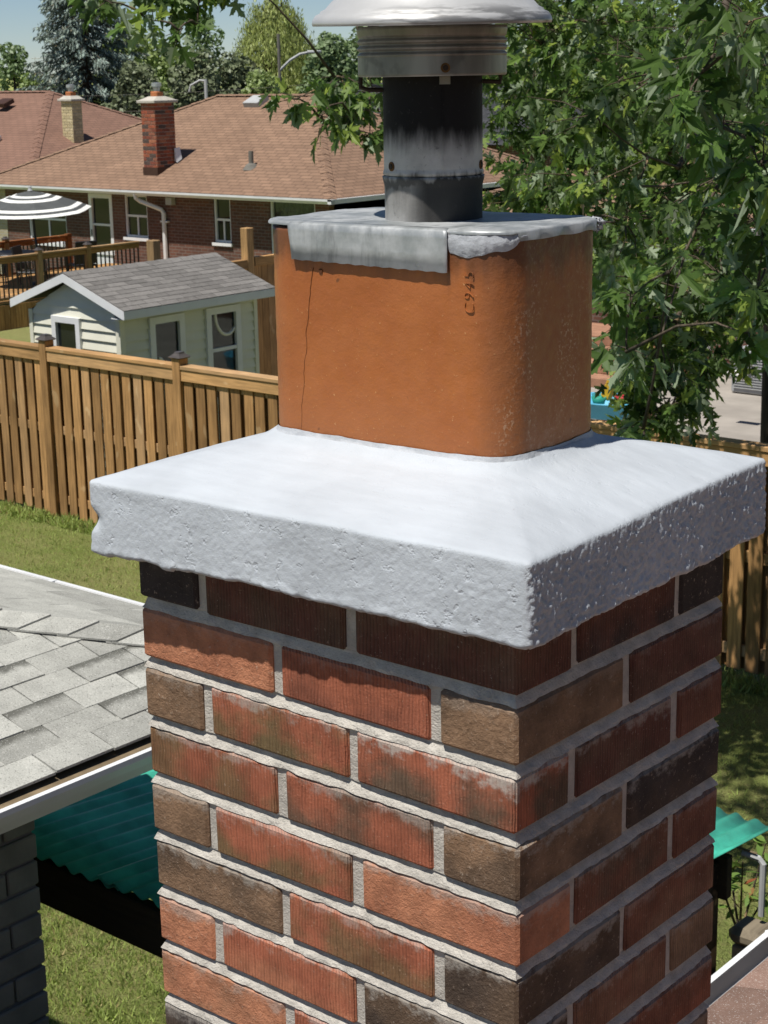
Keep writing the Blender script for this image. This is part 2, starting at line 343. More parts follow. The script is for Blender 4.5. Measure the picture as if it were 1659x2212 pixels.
def soot_shade_mat(z0, zr, z1):
    b = NB('soot_shade_pipe'); v = b.coord(); x, y, z = b.sep(v)
    st = b.noise(b.comb(b.math('MULTIPLY', x, 70.0), b.math('MULTIPLY', y, 70.0), b.math('MULTIPLY', z, 14.0)), 1.0, 4, 0.6)
    sp = b.noise(v, 170.0, 4, 0.7); cl = b.noise(v, 22.0, 4, 0.6)
    zz = b.math('ADD', z, b.math('MULTIPLY', b.math('SUBTRACT', st, 0.5), 0.035))
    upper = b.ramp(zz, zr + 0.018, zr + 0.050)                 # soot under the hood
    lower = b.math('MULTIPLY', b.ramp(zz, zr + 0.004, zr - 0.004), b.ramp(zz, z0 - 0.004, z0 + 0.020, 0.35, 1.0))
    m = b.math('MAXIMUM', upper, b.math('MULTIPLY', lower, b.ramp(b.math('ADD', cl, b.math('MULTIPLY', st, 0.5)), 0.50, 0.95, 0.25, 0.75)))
    m = b.math('MAXIMUM', m, b.math('MULTIPLY', b.ramp(b.math('ADD', x, b.math('MULTIPLY', st, 0.012)), -0.262, -0.222, 0.0, 0.93), b.ramp(zz, zr + 0.004, zr - 0.004)))  # lower pipe also darkened to the right, its unlit side painted in
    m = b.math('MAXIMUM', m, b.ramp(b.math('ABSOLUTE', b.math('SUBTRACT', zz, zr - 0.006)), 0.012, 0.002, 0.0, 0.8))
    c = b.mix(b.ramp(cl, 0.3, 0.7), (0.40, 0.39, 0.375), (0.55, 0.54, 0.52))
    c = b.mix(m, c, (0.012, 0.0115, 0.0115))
    c = b.mix(b.math('MULTIPLY', b.ramp(sp, 0.62, 0.72), 0.22), c, (0.16, 0.15, 0.145))
    c = b.mix(b.math('MULTIPLY', b.ramp(sp, 0.38, 0.28), 0.5), c, (0.03, 0.03, 0.03))
    b.bump(sp, 0.25, 0.002)
    return b.done(c, b.ramp(m, 0, 1, 0.55, 0.75), 0.25, 0.1)
def collar_mat():
    b = NB('sooty_collar'); v = b.coord(); x, y, z = b.sep(v)
    st = b.noise(b.comb(b.math('MULTIPLY', x, 30.0), b.math('MULTIPLY', y, 30.0), b.math('MULTIPLY', z, 8.0)), 1.0, 4)
    c = b.mix(b.ramp(st, 0.3, 0.7), (0.16, 0.155, 0.14), (0.30, 0.29, 0.26))
    c = b.mix(b.math('MULTIPLY', b.ramp(b.noise(v, 40.0, 3), 0.55, 0.7), 0.4), c, (0.05, 0.045, 0.04))
    return b.done(c, 0.42, 0.5, 0.45)
def cap_mat():
    b = NB('weathered_cap'); v = b.coord(); x, y, z = b.sep(v)
    cl = b.noise(v, 26.0, 5, 0.65); st = b.noise(b.comb(b.math('MULTIPLY', x, 20.0), b.math('MULTIPLY', y, 20.0), b.math('MULTIPLY', z, 160.0)), 1.0, 4, 0.6)
    c = b.mix(b.ramp(cl, 0.3, 0.7), (0.50, 0.50, 0.495), (0.56, 0.56, 0.555))
    m = b.math('MULTIPLY', b.ramp(x, -0.27, -0.19), b.ramp(st, 0.42, 0.6))
    c = b.mix(b.math('MULTIPLY', m, b.ramp(z, CAPZ + 0.020, CAPZ + 0.008, 0.0, 0.75)), c, (0.10, 0.10, 0.10))
    return b.done(c, 0.42, 0.4, 0.3)
def plate_mat():
    b = NB('zinc_plate'); v = b.coord(); cl = b.noise(v, 18.0, 5, 0.65); s2 = b.noise(b.coord('Object', (60, 60, 12)), 1.0, 4, 0.6)
    c = b.mix(b.ramp(cl, 0.35, 0.65), (0.30, 0.32, 0.325), (0.50, 0.515, 0.52))
    c = b.mix(b.math('MULTIPLY', b.ramp(s2, 0.52, 0.7), 0.55), c, (0.16, 0.17, 0.17))
    b.bump(b.noise(v, 25.0, 3), 0.25, 0.006)
    return b.done(c, b.ramp(cl, 0.3, 0.7, 0.4, 0.6), 0.5, 0.35)

# ================================================================== SETTING: ground
def grass_mat():
    b = NB('lawn'); v = b.coord(); f = b.noise(v, 0.8, 4, 0.6); g = b.noise(v, 9.0, 5, 0.7); h = b.noise(v, 70.0, 4, 0.75)
    c = b.mix(b.ramp(f, 0.35, 0.68), (0.26, 0.325, 0.085), (0.39, 0.39, 0.15))
    c = b.mix(b.math('MULTIPLY', b.ramp(g, 0.5, 0.7), 0.6), c, (0.34, 0.28, 0.13))
    c = b.scale(c, b.ramp(h, 0.25, 0.75, 0.5, 1.4))
    b.bump(b.math('ADD', h, g), 1.0, 0.05); return b.done(c, 0.95, 0.1)
grass_mat()
def gz(x, y):
    t = min(max((y - 9.9) / 2.0, 0), 1); return -0.4 * t * t * (3 - 2 * t)
g = MB(); xs = [-2500, -200, -60] + [-50 + 2 * i for i in range(36)] + [60, 200, 2500]; ys = [-2500, -60, -20] + [-10 + i for i in range(50)] + [60, 200, 2500]
for y in ys:
    for x in xs: g.v.append((x, y, gz(x, y)))
nx = len(xs)
for j in range(len(ys) - 1):
    for i in range(nx - 1): g.f.append((j * nx + i, j * nx + i + 1, (j + 1) * nx + i + 1, (j + 1) * nx + i))
struct('ground', g, 'lawn', smooth=True)
pa = MB(); pa.box(-16.2, -4.0, 15.6, 24.0, -0.39, -0.375); struct('patio', pa, 'patio_concrete')

# ================================================================== THE CHIMNEY
ZJ = 4.5 - 0.5657; W1, W2, PIT, BH, BWD, J = 0.516, 0.389, 0.0702, 0.057, 0.092, 0.0125
ZB = lambda k: ZJ - PIT * k              # underside of the brick of row k (row 0 is the top course)
chim = thing('brick_chimney', 'large red and brown brick chimney in the foreground under a white crown', 'chimney', (-W1 / 2, W2 / 2, 0))
RED, ORG, BRN, DKB, CHA, OLV, MAR = (0.355, 0.118, 0.066), (0.52, 0.225, 0.125), (0.265, 0.165, 0.100), (0.135, 0.090, 0.060), (0.055, 0.045, 0.042), (0.17, 0.118, 0.058), (0.135, 0.058, 0.042)
RED_SHADED = (0.200, 0.085, 0.053)  # darker red for right-face bricks, shade put into the colour
BM = {}
def brick_mesh(dx, dy, dz, style, bev=0.0035):
    key = (round(dx, 4), round(dy, 4), dz, style)
    if key not in BM: BM[key] = MB().bbox(-dx / 2, dx / 2, -dy / 2, dy / 2, -dz / 2, dz / 2, bev).mesh('brick', 'brick_' + style)
    return BM[key]
def lay(parent, x0, x1, y0, y1, zb, col, tone=OLV, flash=0.0, smear=0.25, style='ribbed', jit=0.0012, h=BH, ox=0, oy=0):
    rr = random.uniform
    o = put('brick', brick_mesh(x1 - x0, y1 - y0, h, style), parent, (ox + (x0 + x1) / 2 + rr(-jit, jit), oy + (y0 + y1) / 2 + rr(-jit, jit), zb + h / 2 + rr(-jit, jit)),
            (rr(-1, 1) * jit * 6, rr(-1, 1) * jit * 6, rr(-1, 1) * jit * 5))
    o.color = (*col, 1); o['tone'] = [float(t) for t in tone]; o['flash'] = float(flash); o['smear'] = float(smear); return o
rb, rg = 'ribbed', 'rough'
# per row as seen: front left to right, then right face near to far, darkened for its shade : (colour, tone, flash, smear, style)
LOOK = {
 0: [(CHA, OLV, 0, .1, rg), (MAR, DKB, .7, .1, rb), (MAR, DKB, .6, .2, rb), (MAR, CHA, .8, .3, rb), (CHA, CHA, 0, .1, rg)],
 1: [(ORG, RED, .3, .2, rg), (RED, MAR, .4, .2, rb), (BRN, DKB, .5, .2, rg), (MAR, DKB, .4, .2, rb)],
 2: [(BRN, DKB, .5, .4, rg), (RED, OLV, 1, .7, rb), (RED, DKB, 1, 1, rb), (MAR, DKB, .5, .6, rb), (RED_SHADED, MAR, .5, .3, rb)],
 3: [(RED, OLV, .8, .5, rb), (RED, DKB, .9, .5, rb), (BRN, DKB, .9, .7, rg), (CHA, DKB, .5, .7, rg)],
 4: [(BRN, DKB, .6, .5, rg), (RED, OLV, .9, .5, rb), (ORG, RED, .4, .6, rg), (RED_SHADED, DKB, .9, .5, rb), (RED_SHADED, MAR, .5, .3, rb)],
 5: [(DKB, BRN, .8, .6, rg), (RED, OLV, .8, .5, rb), (DKB, CHA, .5, .7, rg), (RED_SHADED, BRN, .5, .3, rb)],
 6: [(ORG, RED, .3, .5, rg), (RED, ORG, .6, .6, rb), (DKB, CHA, .6, .8, rg), (RED_SHADED, BRN, .5, .4, rb), (BRN, DKB, .4, .3, rb)],
 7: [(ORG, BRN, .4, .5, rg), (RED, CHA, 1, .6, rb), (CHA, DKB, .5, .5, rg), (RED_SHADED, RED, .4, .4, rb)],
 8: [(CHA, DKB, .5, .5, rb), (ORG, RED, .4, .4, rg), (DKB, CHA, .5, .5, rg), (RED, BRN, .5, .4, rb), (BRN, RED, .4, .3, rg)],
}
PAL = [(RED, OLV, .8, .5, rb), (RED, OLV, .5, .5, rb), (ORG, RED, .4, .5, rg), (BRN, DKB, .5, .5, rg), (DKB, CHA, .5, .5, rg), (MAR, DKB, .5, .4, rb)]
def ring(k):
    if k % 2 == 0:
        l = (W1 - BWD - 2 * J) / 2; xa = -W1 + BWD + J; s = (W2 - J) / 2
        return [(-W1, -W1 + BWD, 0, s), (xa, xa + l, 0, BWD), (xa + l + J, 0, 0, BWD), (-BWD, 0, BWD + J, W2 - BWD - J), (xa + l + J, 0, W2 - BWD, W2),
                (xa, xa + l, W2 - BWD, W2), (-W1, -W1 + BWD, s + J, W2)]
    l = (W1 - BWD - 2 * J) / 2; s = (W2 - J) / 2
    return [(-W1, -W1 + l, 0, BWD), (-W1 + l + J, -BWD - J, 0, BWD), (-BWD, 0, 0, s), (-BWD, 0, s + J, W2), (-W1, -W1 + l, W2 - BWD, W2),
            (-W1 + l + J, -BWD - J, W2 - BWD, W2), (-W1, -W1 + BWD, BWD + J, W2 - BWD - J)]
NROW = 34
for k in range(NROW):
    for i, r in enumerate(ring(k)):
        L = LOOK.get(k); p_ = L[i] if L and i < len(L) else random.choice(PAL)
        lay(chim, *r, ZB(k), p_[0], p_[1], p_[2], p_[3], p_[4])
low = MB()
for k in range(NROW, 56):
    for r in ring(k): low.bbox(*r, ZB(k), ZB(k) + BH, 0.003)
o = low.build('brickwork', 'brick_ribbed', chim); o['kind'] = 'stuff'; o.color = (*RED, 1); o['tone'] = list(DKB); o['flash'] = .8; o['smear'] = .3
# mortar core: raked joints, recessed under each brick and nearly flush on the one below
core = MB(); per = []
NA, NBs = 130, 100
for i in range(NA): per.append((-W1 + W1 * i / NA, 0.0, 0, -1))
for i in range(NBs): per.append((0.0, W2 * i / NBs, 1, 0))
for i in range(10): per.append((-W1 * i / 10, W2, 0, 1))
for i in range(10): per.append((-W1, W2 - W2 * i / 10, -1, 0))
cx0, cy0 = -W1 / 2, W2 / 2
def inset_pt(p, ins):
    x = min(max(p[0], -W1 + ins), -ins); y = min(max(p[1], ins), W2 - ins); return x, y
rings = []
for k in range(NROW + 1):
    t = ZB(k) + BH; b_ = ZB(k)
    rings += [(t + 0.0005, 0.0006, k, 'a'), (t - 0.001, 0.0045, k, 'b'), (b_ + 0.001, 0.0045, k, 'b'), (b_ - 0.0005, 0.0068, k, 'c'), (b_ - 0.004, 0.0052, k, 'd'), (b_ - 0.009, 0.0022, k, 'e')]
for z, ins, k, kind in rings:
    for p in per:
        n1 = fbm((p[0] * 28 + 5, p[1] * 28, z * 40), 3); n2 = fbm((p[0] * 90, p[1] * 90 + 3, z * 90), 2)
        i2 = ins + (0.0022 * n1 + 0.0012 * n2) * (1.0 if kind in 'ade' else 0.5)
        x, y = inset_pt(p, max(i2, -0.0015) if True else i2); core.v.append((x, y, z + 0.0008 * n1))
m = len(per)
for j in range(len(rings) - 1):
    for i in range(m):
        i2 = (i + 1) % m; core.f.append((j * m + i, (j + 1) * m + i, (j + 1) * m + i2, j * m + i2))
core.build('mortar', 'mortar', chim)
MB().box(-W1 + .006, -.006, .006, W2 - .006, -0.02, ZB(NROW) + 0.01).build('mortar', 'mortar', chim)

# crown: hand-cast slab, its four outer corners not quite square
ZC0, ZC1, ZC2 = ZJ + 0.060, ZJ + 0.141, ZJ + 0.178
QB = [(-0.537, -0.050), (0.036, -0.031), (0.018, 0.445), (-0.545, 0.435)]
FC = (-0.262, 0.208); FA, FB, FR = 0.159, 0.098, 0.045; ZF0, ZF1 = ZJ + 0.17, ZJ + 0.405
FROT = R(2.0)
def rrect(a, b, r, n_side, n_c):
    pts = []
    for (sx, sy, a0, side) in [(-1, -1, 180, 0), (1, -1, 270, 1), (1, 1, 0, 2), (-1, 1, 90, 3)]:
        for k in range(n_c + 1):
            t = R(a0 + 90.0 * k / n_c); pts.append((sx * (a - r) + r * math.cos(t), sy * (b - r) + r * math.sin(t)))
    return pts
def rrect_at(a, b, r, u):       # u: 0..4 around from the front-left corner, side by side
    i = int(u) % 4; f = u - int(u)
    C_ = [(-a, -b), (a, -b), (a, b), (-a, b)]; p, q = Vector(C_[i]), Vector(C_[(i + 1) % 4]); L = (q - p).length
    d = f * L; e = (q - p) / L; nrm = Vector((e.y, -e.x))
    if d < r:   # second half of the corner at p
        t = (d / r) * R(45); c = p + e * r - nrm * r; return c + (nrm * math.cos(R(45) - t) - e * math.sin(R(45) - t)) * r
    if d > L - r:
        t = ((d - (L - r)) / r) * R(45); c = q - e * r - nrm * r; return c + (nrm * math.cos(t) + e * math.sin(t)) * r
    return p + e * d
us = [i / 285 for i in range(285)] + [1 + i / 240 for i in range(240)] + [2 + i / 40 for i in range(40)] + [3 + i / 40 for i in range(40)]
def crown_outer(u, grow=0.0):
    i = int(u) % 4; f = u - int(u); p, q = Vector(QB[i]), Vector(QB[(i + 1) % 4]); e = (q - p).normalized(); nrm = Vector((e.y, -e.x)); L = (q - p).length
    r = 0.008; d = f * L
    if d < r:
        t = (d / r) * R(45); nn = nrm * math.cos(R(45) - t) - e * math.sin(R(45) - t); return p + e * r - nrm * r + nn * (r + grow), nn
    if d > L - r:
        t = ((d - (L - r)) / r) * R(45); nn = nrm * math.cos(t) + e * math.sin(t); return q - e * r - nrm * r + nn * (r + grow), nn
    return p.lerp(q, f) + nrm * grow, nrm
QC = (sum(q[0] for q in QB) / 4, sum(q[1] for q in QB) / 4)
def crown_inner(u):            # the arris of the slab, drawn in with mitred corners
    o_ = crown_outer(u)[0]; return Vector((QC[0] + (o_.x - QC[0]) * (1 - 0.0032 / 0.285), QC[1] + (o_.y - QC[1]) * (1 - 0.0032 / 0.24)))
def flue_pt(u, grow=0.0):
    q = rrect_at(FA + grow, FB + grow, FR + grow, u); c, s = math.cos(FROT), math.sin(FROT)
    return Vector((FC[0] + c * q.x - s * q.y, FC[1] + s * q.x + c * q.y))
cr = MB(); NFACE = 38; prof = []
for t in (-0.075, -0.03, -0.012): prof.append(('under', t))
for i in range(NFACE): prof.append(('face', i / (NFACE - 1)))
for i in range(1, 30): prof.append(('top', i / 29))
for i in range(1, 4): prof.append(('coll', i / 3))
for kind, t in prof:
    for u in us:
        o_, nrm = crown_outer(u); sd_ = int(u) % 4
        if kind == 'under':
            zz = ZC0 + 0.002 + 0.002 * fbm((o_.x * 20, o_.y * 20, 1)); q = o_ + nrm * t; cr.v.append((q.x, q.y, zz)); continue
        if kind == 'face':
            ragged = 0.0035 * fbm((o_.x * 9, o_.y * 9, 4.0), 3) + 0.0016 * fbm((o_.x * 60, o_.y * 60, 9), 3) - (0.007 * max(0, fbm((o_.x * 20, o_.y * 20, 7), 2)) if u < 0.22 else 0)
            z0 = ZC0 + ragged; z1 = ZC1 + 0.0022 * fbm((o_.x * 7, o_.y * 7, 2)) + (0.005 * min(1, max(0, (u - 1.2) / 0.8)) if sd_ == 1 else 0.005 * max(0, 1 - (u - 2) / 1.0) if sd_ == 2 else 0)
            z = z0 + (z1 - z0) * t
            P = Vector((o_.x, o_.y, z))
            big = fbm((P.x * 9, P.y * 9, P.z * 14), 3); md = fbm((P.x * 45, P.y * 45, P.z * 45), 4); fn = fbm((P.x * 230, P.y * 230, P.z * 230), 2)
            lower = max(0.0, 1 - abs(t - 0.06) / 0.10); crev = noise.voronoi(Vector((P.x * 70, P.y * 70, P.z * 70)))[0][0]
            dsp = 0.0012 * big + (0.0004 if sd_ == 1 else 0.00035) * md + (0.0005 + (0.0021 if sd_ == 1 else 0)) * fn + 0.0016 * lower * (md + 0.4)
            dsp -= 0.0016 * max(0, 0.20 - crev) * 6 * max(0, big + 0.1)
            if t > 0.88: dsp *= 1 - 0.85 * (t - 0.88) / 0.12
            if t > 0.96: dsp -= 0.0018 * ((t - 0.96) / 0.04) ** 2
            if t > 0.80 and sd_ == 0: dsp -= 0.006 * max(0, fbm((P.x * 26, 3, 5), 3) - 0.30) * ((t - 0.80) / 0.20) ** 2
            if t < 0.06: dsp -= 0.006 * ((0.06 - t) / 0.06) ** 2
            dsp += (0.5 - t) * 0.003
            # broken notch at the far left end
            if sd_ == 0 or sd_ == 3:
                dl = math.hypot(P.x + 0.537, P.y + 0.05); ng = math.exp(-((t - 0.48) / 0.12) ** 2) * math.exp(-(dl / 0.016) ** 2); dsp -= 0.011 * ng
            q = o_ + nrm * dsp; cr.v.append((q.x, q.y, z)); continue
        e_ = crown_inner(u); f_ = flue_pt(u, 0.004)
        if kind == 'top':
            s_ = t; q = e_.lerp(f_, s_); z1 = ZC1 + 0.0022 * fbm((o_.x * 7, o_.y * 7, 2)) + (0.005 * min(1, max(0, (u - 1.2) / 0.8)) if sd_ == 1 else 0.005 * max(0, 1 - (u - 2) / 1.0) if sd_ == 2 else 0)
            z = z1 + (ZC2 - z1) * (s_ ** 0.92) + 0.0010 * fbm((q.x * 12, q.y * 12, 3), 3) + 0.0003 * fbm((q.x * 80, q.y * 80, 3), 2)
            if s_ > 0.86: z += 0.006 * ((s_ - 0.86) / 0.14) ** 2
            cr.v.append((q.x, q.y, z))
        else:
            zt = ZC2 + 0.005 + (0.006 + 0.0025 * fbm((f_.x * 16, f_.y * 16, 7), 3)) * t; q = flue_pt(u, 0.004 - 0.0028 * t + 0.0006 * fbm((f_.x * 70, f_.y * 70, t), 2)); cr.v.append((q.x, q.y, zt))
m = len(us)
for j in range(len(prof) - 1):
    for i in range(m): cr.f.append((j * m + i, j * m + (i + 1) % m, (j + 1) * m + (i + 1) % m, (j + 1) * m + i))
ct = thing('chimney_crown', 'rough cast white painted concrete crown capping the foreground chimney', 'chimney crown', (FC[0], FC[1], ZC0))
slab = MB(); nco = [i for i, (k_, t_) in enumerate(prof) if k_ == 'coll'][0]
slab.v = cr.v; slab.f = cr.f[:(nco - 1) * m]
slab.build('slab', 'crown_paint', ct, smooth=True)
co = MB(); off = (nco - 1) * m; co.v = cr.v[off:]; co.f = [tuple(i - off for i in f) for f in cr.f[(nco - 1) * m:]]
co.build('sealant_fillet', 'sealant', ct, smooth=True)

# clay flue liner
clay_mat()
fl = thing('clay_flue', 'orange clay flue liner with rounded corners standing on the white crown', 'flue liner', (FC[0], FC[1], ZF0))
fm = MB(); uf = []
for i in range(4):
    L = 2 * (FA if i % 2 == 0 else FB); nn = 70 if i < 2 else 24
    uf += [i + j / nn for j in range(nn)]
NZ = 56
for j in range(NZ + 1):
    z = ZF0 + (ZF1 - ZF0) * j / NZ
    for u in uf:
        q0 = flue_pt(u); bl = 0.0003 * fbm((q0.x * 25, q0.y * 25, z * 25), 3) + 0.00032 * fbm((q0.x * 150, q0.y * 150, z * 150), 2)
        q = flue_pt(u, bl); fm.v.append((q.x, q.y, z))
m = len(uf)
for j in range(NZ):
    for i in range(m): fm.f.append((j * m + i, j * m + (i + 1) % m, (j + 1) * m + (i + 1) % m, (j + 1) * m + i))
o_ = len(fm.v)
for u in uf:
    q = flue_pt(u, -0.018); fm.v.append((q.x, q.y, ZF1))
for u in uf:
    q = flue_pt(u, -0.018); fm.v.append((q.x, q.y, ZF0))
for i in range(m):
    i2 = (i + 1) % m; fm.f.append((NZ * m + i, NZ * m + i2, o_ + i2, o_ + i)); fm.f.append((o_ + i, o_ + i2, o_ + m + i2, o_ + m + i))
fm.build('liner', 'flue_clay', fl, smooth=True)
# stamped figures and a hairline crack on the front
def on_front(s, z, out=0.0):    # s metres from the left end of the front
    q = flue_pt(0.0001 + s / (2 * FA), out); return Vector((q.x, q.y, z))
simple('clay_dark', (0.30, 0.102, 0.028), 0.6); simple('crack_dark', (0.09, 0.032, 0.011), 0.95)
cu = bpy.data.curves.new('stamp', 'FONT'); cu.body = 'C945'; cu.size = 0.0165; cu.extrude = 0.0006; cu.space_character = 1.25; cu.offset = -0.0005
to = bpy.data.objects.new('stamp_tmp', cu); COL.objects.link(to)
dg = bpy.context.evaluated_depsgraph_get(); tm = bpy.data.meshes.new_from_object(to.evaluated_get(dg)); COL.objects.unlink(to); bpy.data.objects.remove(to)
tm.name = 'stamped_number'; tm.materials.clear(); tm.materials.append(MATS['flue_clay'])
fx = Vector((math.cos(FROT), math.sin(FROT), 0)); base = on_front(0.2855, ZF1 - 0.074, 0.0016)
# the number runs up the face: text x -> +z, text y -> -x
mt = Matrix(((-fx.x, 0, -math.sin(FROT) * -1, 0), (0, 0, 0, 0), (0, 0, 0, 0), (0, 0, 0, 1)))
X_, Y_ = Vector((0, 0, 1)), -fx; Z_ = X_.cross(Y_)
mt = Matrix(((X_.x, Y_.x, Z_.x, base.x), (X_.y, Y_.y, Z_.y, base.y), (X_.z, Y_.z, Z_.z, base.z), (0, 0, 0, 1)))
tm.transform(mt); put('stamped_number', tm, fl)
crk = MB(); pth = []
for i in range(40):
    t = i / 39; pth.append(on_front(0.080 - 0.024 * t ** 0.8 + 0.0016 * fbm((t * 9, 1, 2), 3) , ZF1 - 0.040 - 0.175 * t, 0.0004))
crk.tube(pth, [0.00028 * (1 - 0.6 * i / 39) for i in range(40)], 5); crk.build('crack', 'crack_dark', fl)
hole = on_front(0.090, ZF1 - 0.043, 0.0003); MB().tube([hole, hole + Vector((0, -0.0008, 0))], 0.0026, 10).build('screw_hole', 'crack_dark', fl)

# sheet-metal plate over the flue
plate_mat()
PX, PY, PZ = FC[0], FC[1], ZF1 + 0.004
plt = thing('flue_plate', 'grey zinc cover plate folded over the top of the orange flue', 'metal plate', (PX, PY, PZ))
pm = MB(); ring_u = [i / 60 for i in range(240)]; 
def plate_grow(u):
    i = int(u) % 4; f = u - int(u)
    cornerness = abs(f - 0.5) * 2
    gz_ = 0.0018
    if i == 0 and f < 0.06 or i == 3 and f > 0.95: gz_ = 0.0045
    if i == 1: gz_ = 0.0028 + 0.0005 * math.sin(f * 19)
    if i == 1 and f > 0.85: gz_ = 0.004
    return gz_
for gsc, dz in ((0.0, 0.0028), (0.55, 0.0022), (1.0, 0.0)):
    for u in ring_u:
        if gsc == 0.0: q = flue_pt(u, -0.03)
        else: q = flue_pt(u, plate_grow(u) * gsc)
        pm.v.append((q.x, q.y, PZ + dz + 0.0008 * fbm((q.x * 30, q.y * 30, 2))))
for u in ring_u:
    q = flue_pt(u, plate_grow(u)); i = int(u) % 4; f = u - int(u); drop = 0.0012
    if i == 1 and f > 0.12: drop = 0.0085 + 0.0012 * math.sin(f * 23) * f + (0.004 if f > 0.92 else 0)
    pm.v.append((q.x + (0.0007 * math.sin(f * 31) if i == 1 else 0), q.y, PZ - drop))
cen = len(pm.v); pm.v.append((PX, PY, PZ + 0.003)); m = 240
for j in range(3):
    for i in range(m): pm.f.append((j * m + i, (j + 1) * m + i, (j + 1) * m + (i + 1) % m, j * m + (i + 1) % m))
for i in range(m): pm.f.append((cen, i, (i + 1) % m))
pm.build('sheet', 'zinc_plate', plt, smooth=True)
fp = MB(); n = 40
for j, (dz, gr, sh) in enumerate([(0.003, -0.012, 0), (0.0026, 0.001, 0), (0.0005, 0.0042, 0), (-0.006, 0.0048, 0.15), (-0.020, 0.0044, 0.5), (-0.036, 0.0052, 1.0)]):
    for i in range(n + 1):
        t = i / n; s = 0.052 + 0.006 * sh + (0.252 - 0.052 - 0.006 * sh) * t
        q = on_front(s, PZ + dz - (0.003 * t * sh) + 0.0005 * math.sin(t * 70) * sh, gr + 0.0006 * fbm((s * 50, dz * 50, 3), 2)); fp.v.append(q[:])
for j in range(5):
    for i in range(n): fp.f.append((j * (n + 1) + i, (j + 1) * (n + 1) + i, (j + 1) * (n + 1) + i + 1, j * (n + 1) + i + 1))
fo = fp.build('front_flap', 'zinc_plate', plt, smooth=True); sm_ = fo.modifiers.new('t', 'SOLIDIFY'); sm_.thickness = 0.001; sm_.offset = -1
# white sealant squeezed out beside the flap and a torn dab at the far corner
sl = MB(); n = 44
for j, dz in enumerate((0.0, -0.006, -0.0115, -0.017, -0.022, -0.026)):
    for i in range(n + 1):
        t = i / n; u = 0.795 + 0.40 * t
        lim = (0.012 + 0.012 * (1 - t) ** 0.7) * (0.95 + 0.12 * fbm((u * 14, 5, 1), 2)) * min(1, t * 14 + 0.75) * (1 - 0.55 * max(0, (t - 0.55) / 0.45))
        q = flue_pt(u, 0.0012 + 0.0018 * math.sin(math.pi * min(1, j / 5)) + 0.0010 * fbm((u * 40, dz * 90, 6), 2)); sl.v.append((q.x, q.y, PZ - 0.001 - lim * j / 5 * (1 + 0.12 * math.sin(u * 37))))
for j in range(5):
    for i in range(n): sl.f.append((j * (n + 1) + i, (j + 1) * (n + 1) + i, (j + 1) * (n + 1) + i + 1, j * (n + 1) + i + 1))
sl.build('sealant_bead', 'sealant', plt, smooth=True)
q = flue_pt(1.985, 0.006); tb = MB()
for k in range(14):
    a = random.uniform(0, 6.28); e = Vector((q.x + 0.004 * math.cos(a), q.y + 0.006 * math.sin(a), PZ - 0.004 + random.uniform(-0.007, 0.004)))
    tb.add([(e + Vector((random.uniform(-1, 1), random.uniform(-1, 1), random.uniform(-1, 1))) * 0.0055)[:] for _ in range(4)], [(0, 1, 2), (0, 2, 3), (0, 3, 1), (1, 3, 2)])
tb.build('sealant_dab', 'sealant', plt, smooth=True)

# metal vent pipe with collar and rain cap
VX, VY = -0.2565, 0.2075; ZP0, ZR, ZT = ZF1 + 0.0055, ZJ + 0.457, ZJ + 0.560; CAPZ = ZJ + 0.607
soot_shade_mat(ZP0, ZR, ZT); collar_mat(); cap_mat()
vent = thing('vent_pipe', 'sooty metal vent pipe with collar and wide rain cap on the flue', 'vent pipe', (VX, VY, ZP0))
rp = 0.0517
MB().lathe([(rp - 0.0008, 0.0), (rp - 0.0008, 0.002), (rp - 0.0007, 0.015), (rp - 0.0006, 0.028), (rp - 0.0005, ZR - ZP0 - 0.012), (rp - 0.0004, ZR - ZP0 - 0.010), (rp + 0.0012, ZR - ZP0 - 0.004), (rp + 0.0016, ZR - ZP0 - 0.001), (rp - 0.001, ZR - ZP0)], (VX, VY, ZP0), 72).build('lower_pipe', 'soot_shade_pipe', vent, smooth=True)
MB().lathe([(rp - 0.001, ZR), (rp + 0.0008, ZR + 0.001), (rp + 0.0004, ZR + 0.004), (rp - 0.0004, ZR + 0.006), (rp - 0.0004, ZR + 0.008), (rp - 0.0004, ZR + 0.05), (rp - 0.0004, ZT + 0.03)], (VX, VY, 0), 72).build('upper_pipe', 'soot_shade_pipe', vent, smooth=True)
rc = 0.0762; pr = [(rp + 0.004, 0.0), (rc - 0.002, 0.0), (rc - 0.0004, 0.0004), (rc, 0.0015), (rc, 0.003), (rc, 0.0035), (rc, 0.019), (rc, 0.020)]
for k in range(28):
    t = k / 27; pr.append((rc - 0.0005 + 0.0013 * math.cos(t * 6 * math.pi) * (1 if t < 0.9 else 0.3), 0.021 + 0.020 * t))
pr += [(rc + 0.0008, 0.045), (rc + 0.0008, 0.049), (rc - 0.002, 0.049), (rc - 0.004, 0.002)]
MB().lathe(pr, (VX, VY, ZT - 0.004), 72).build('collar', 'sooty_collar', vent, smooth=True)
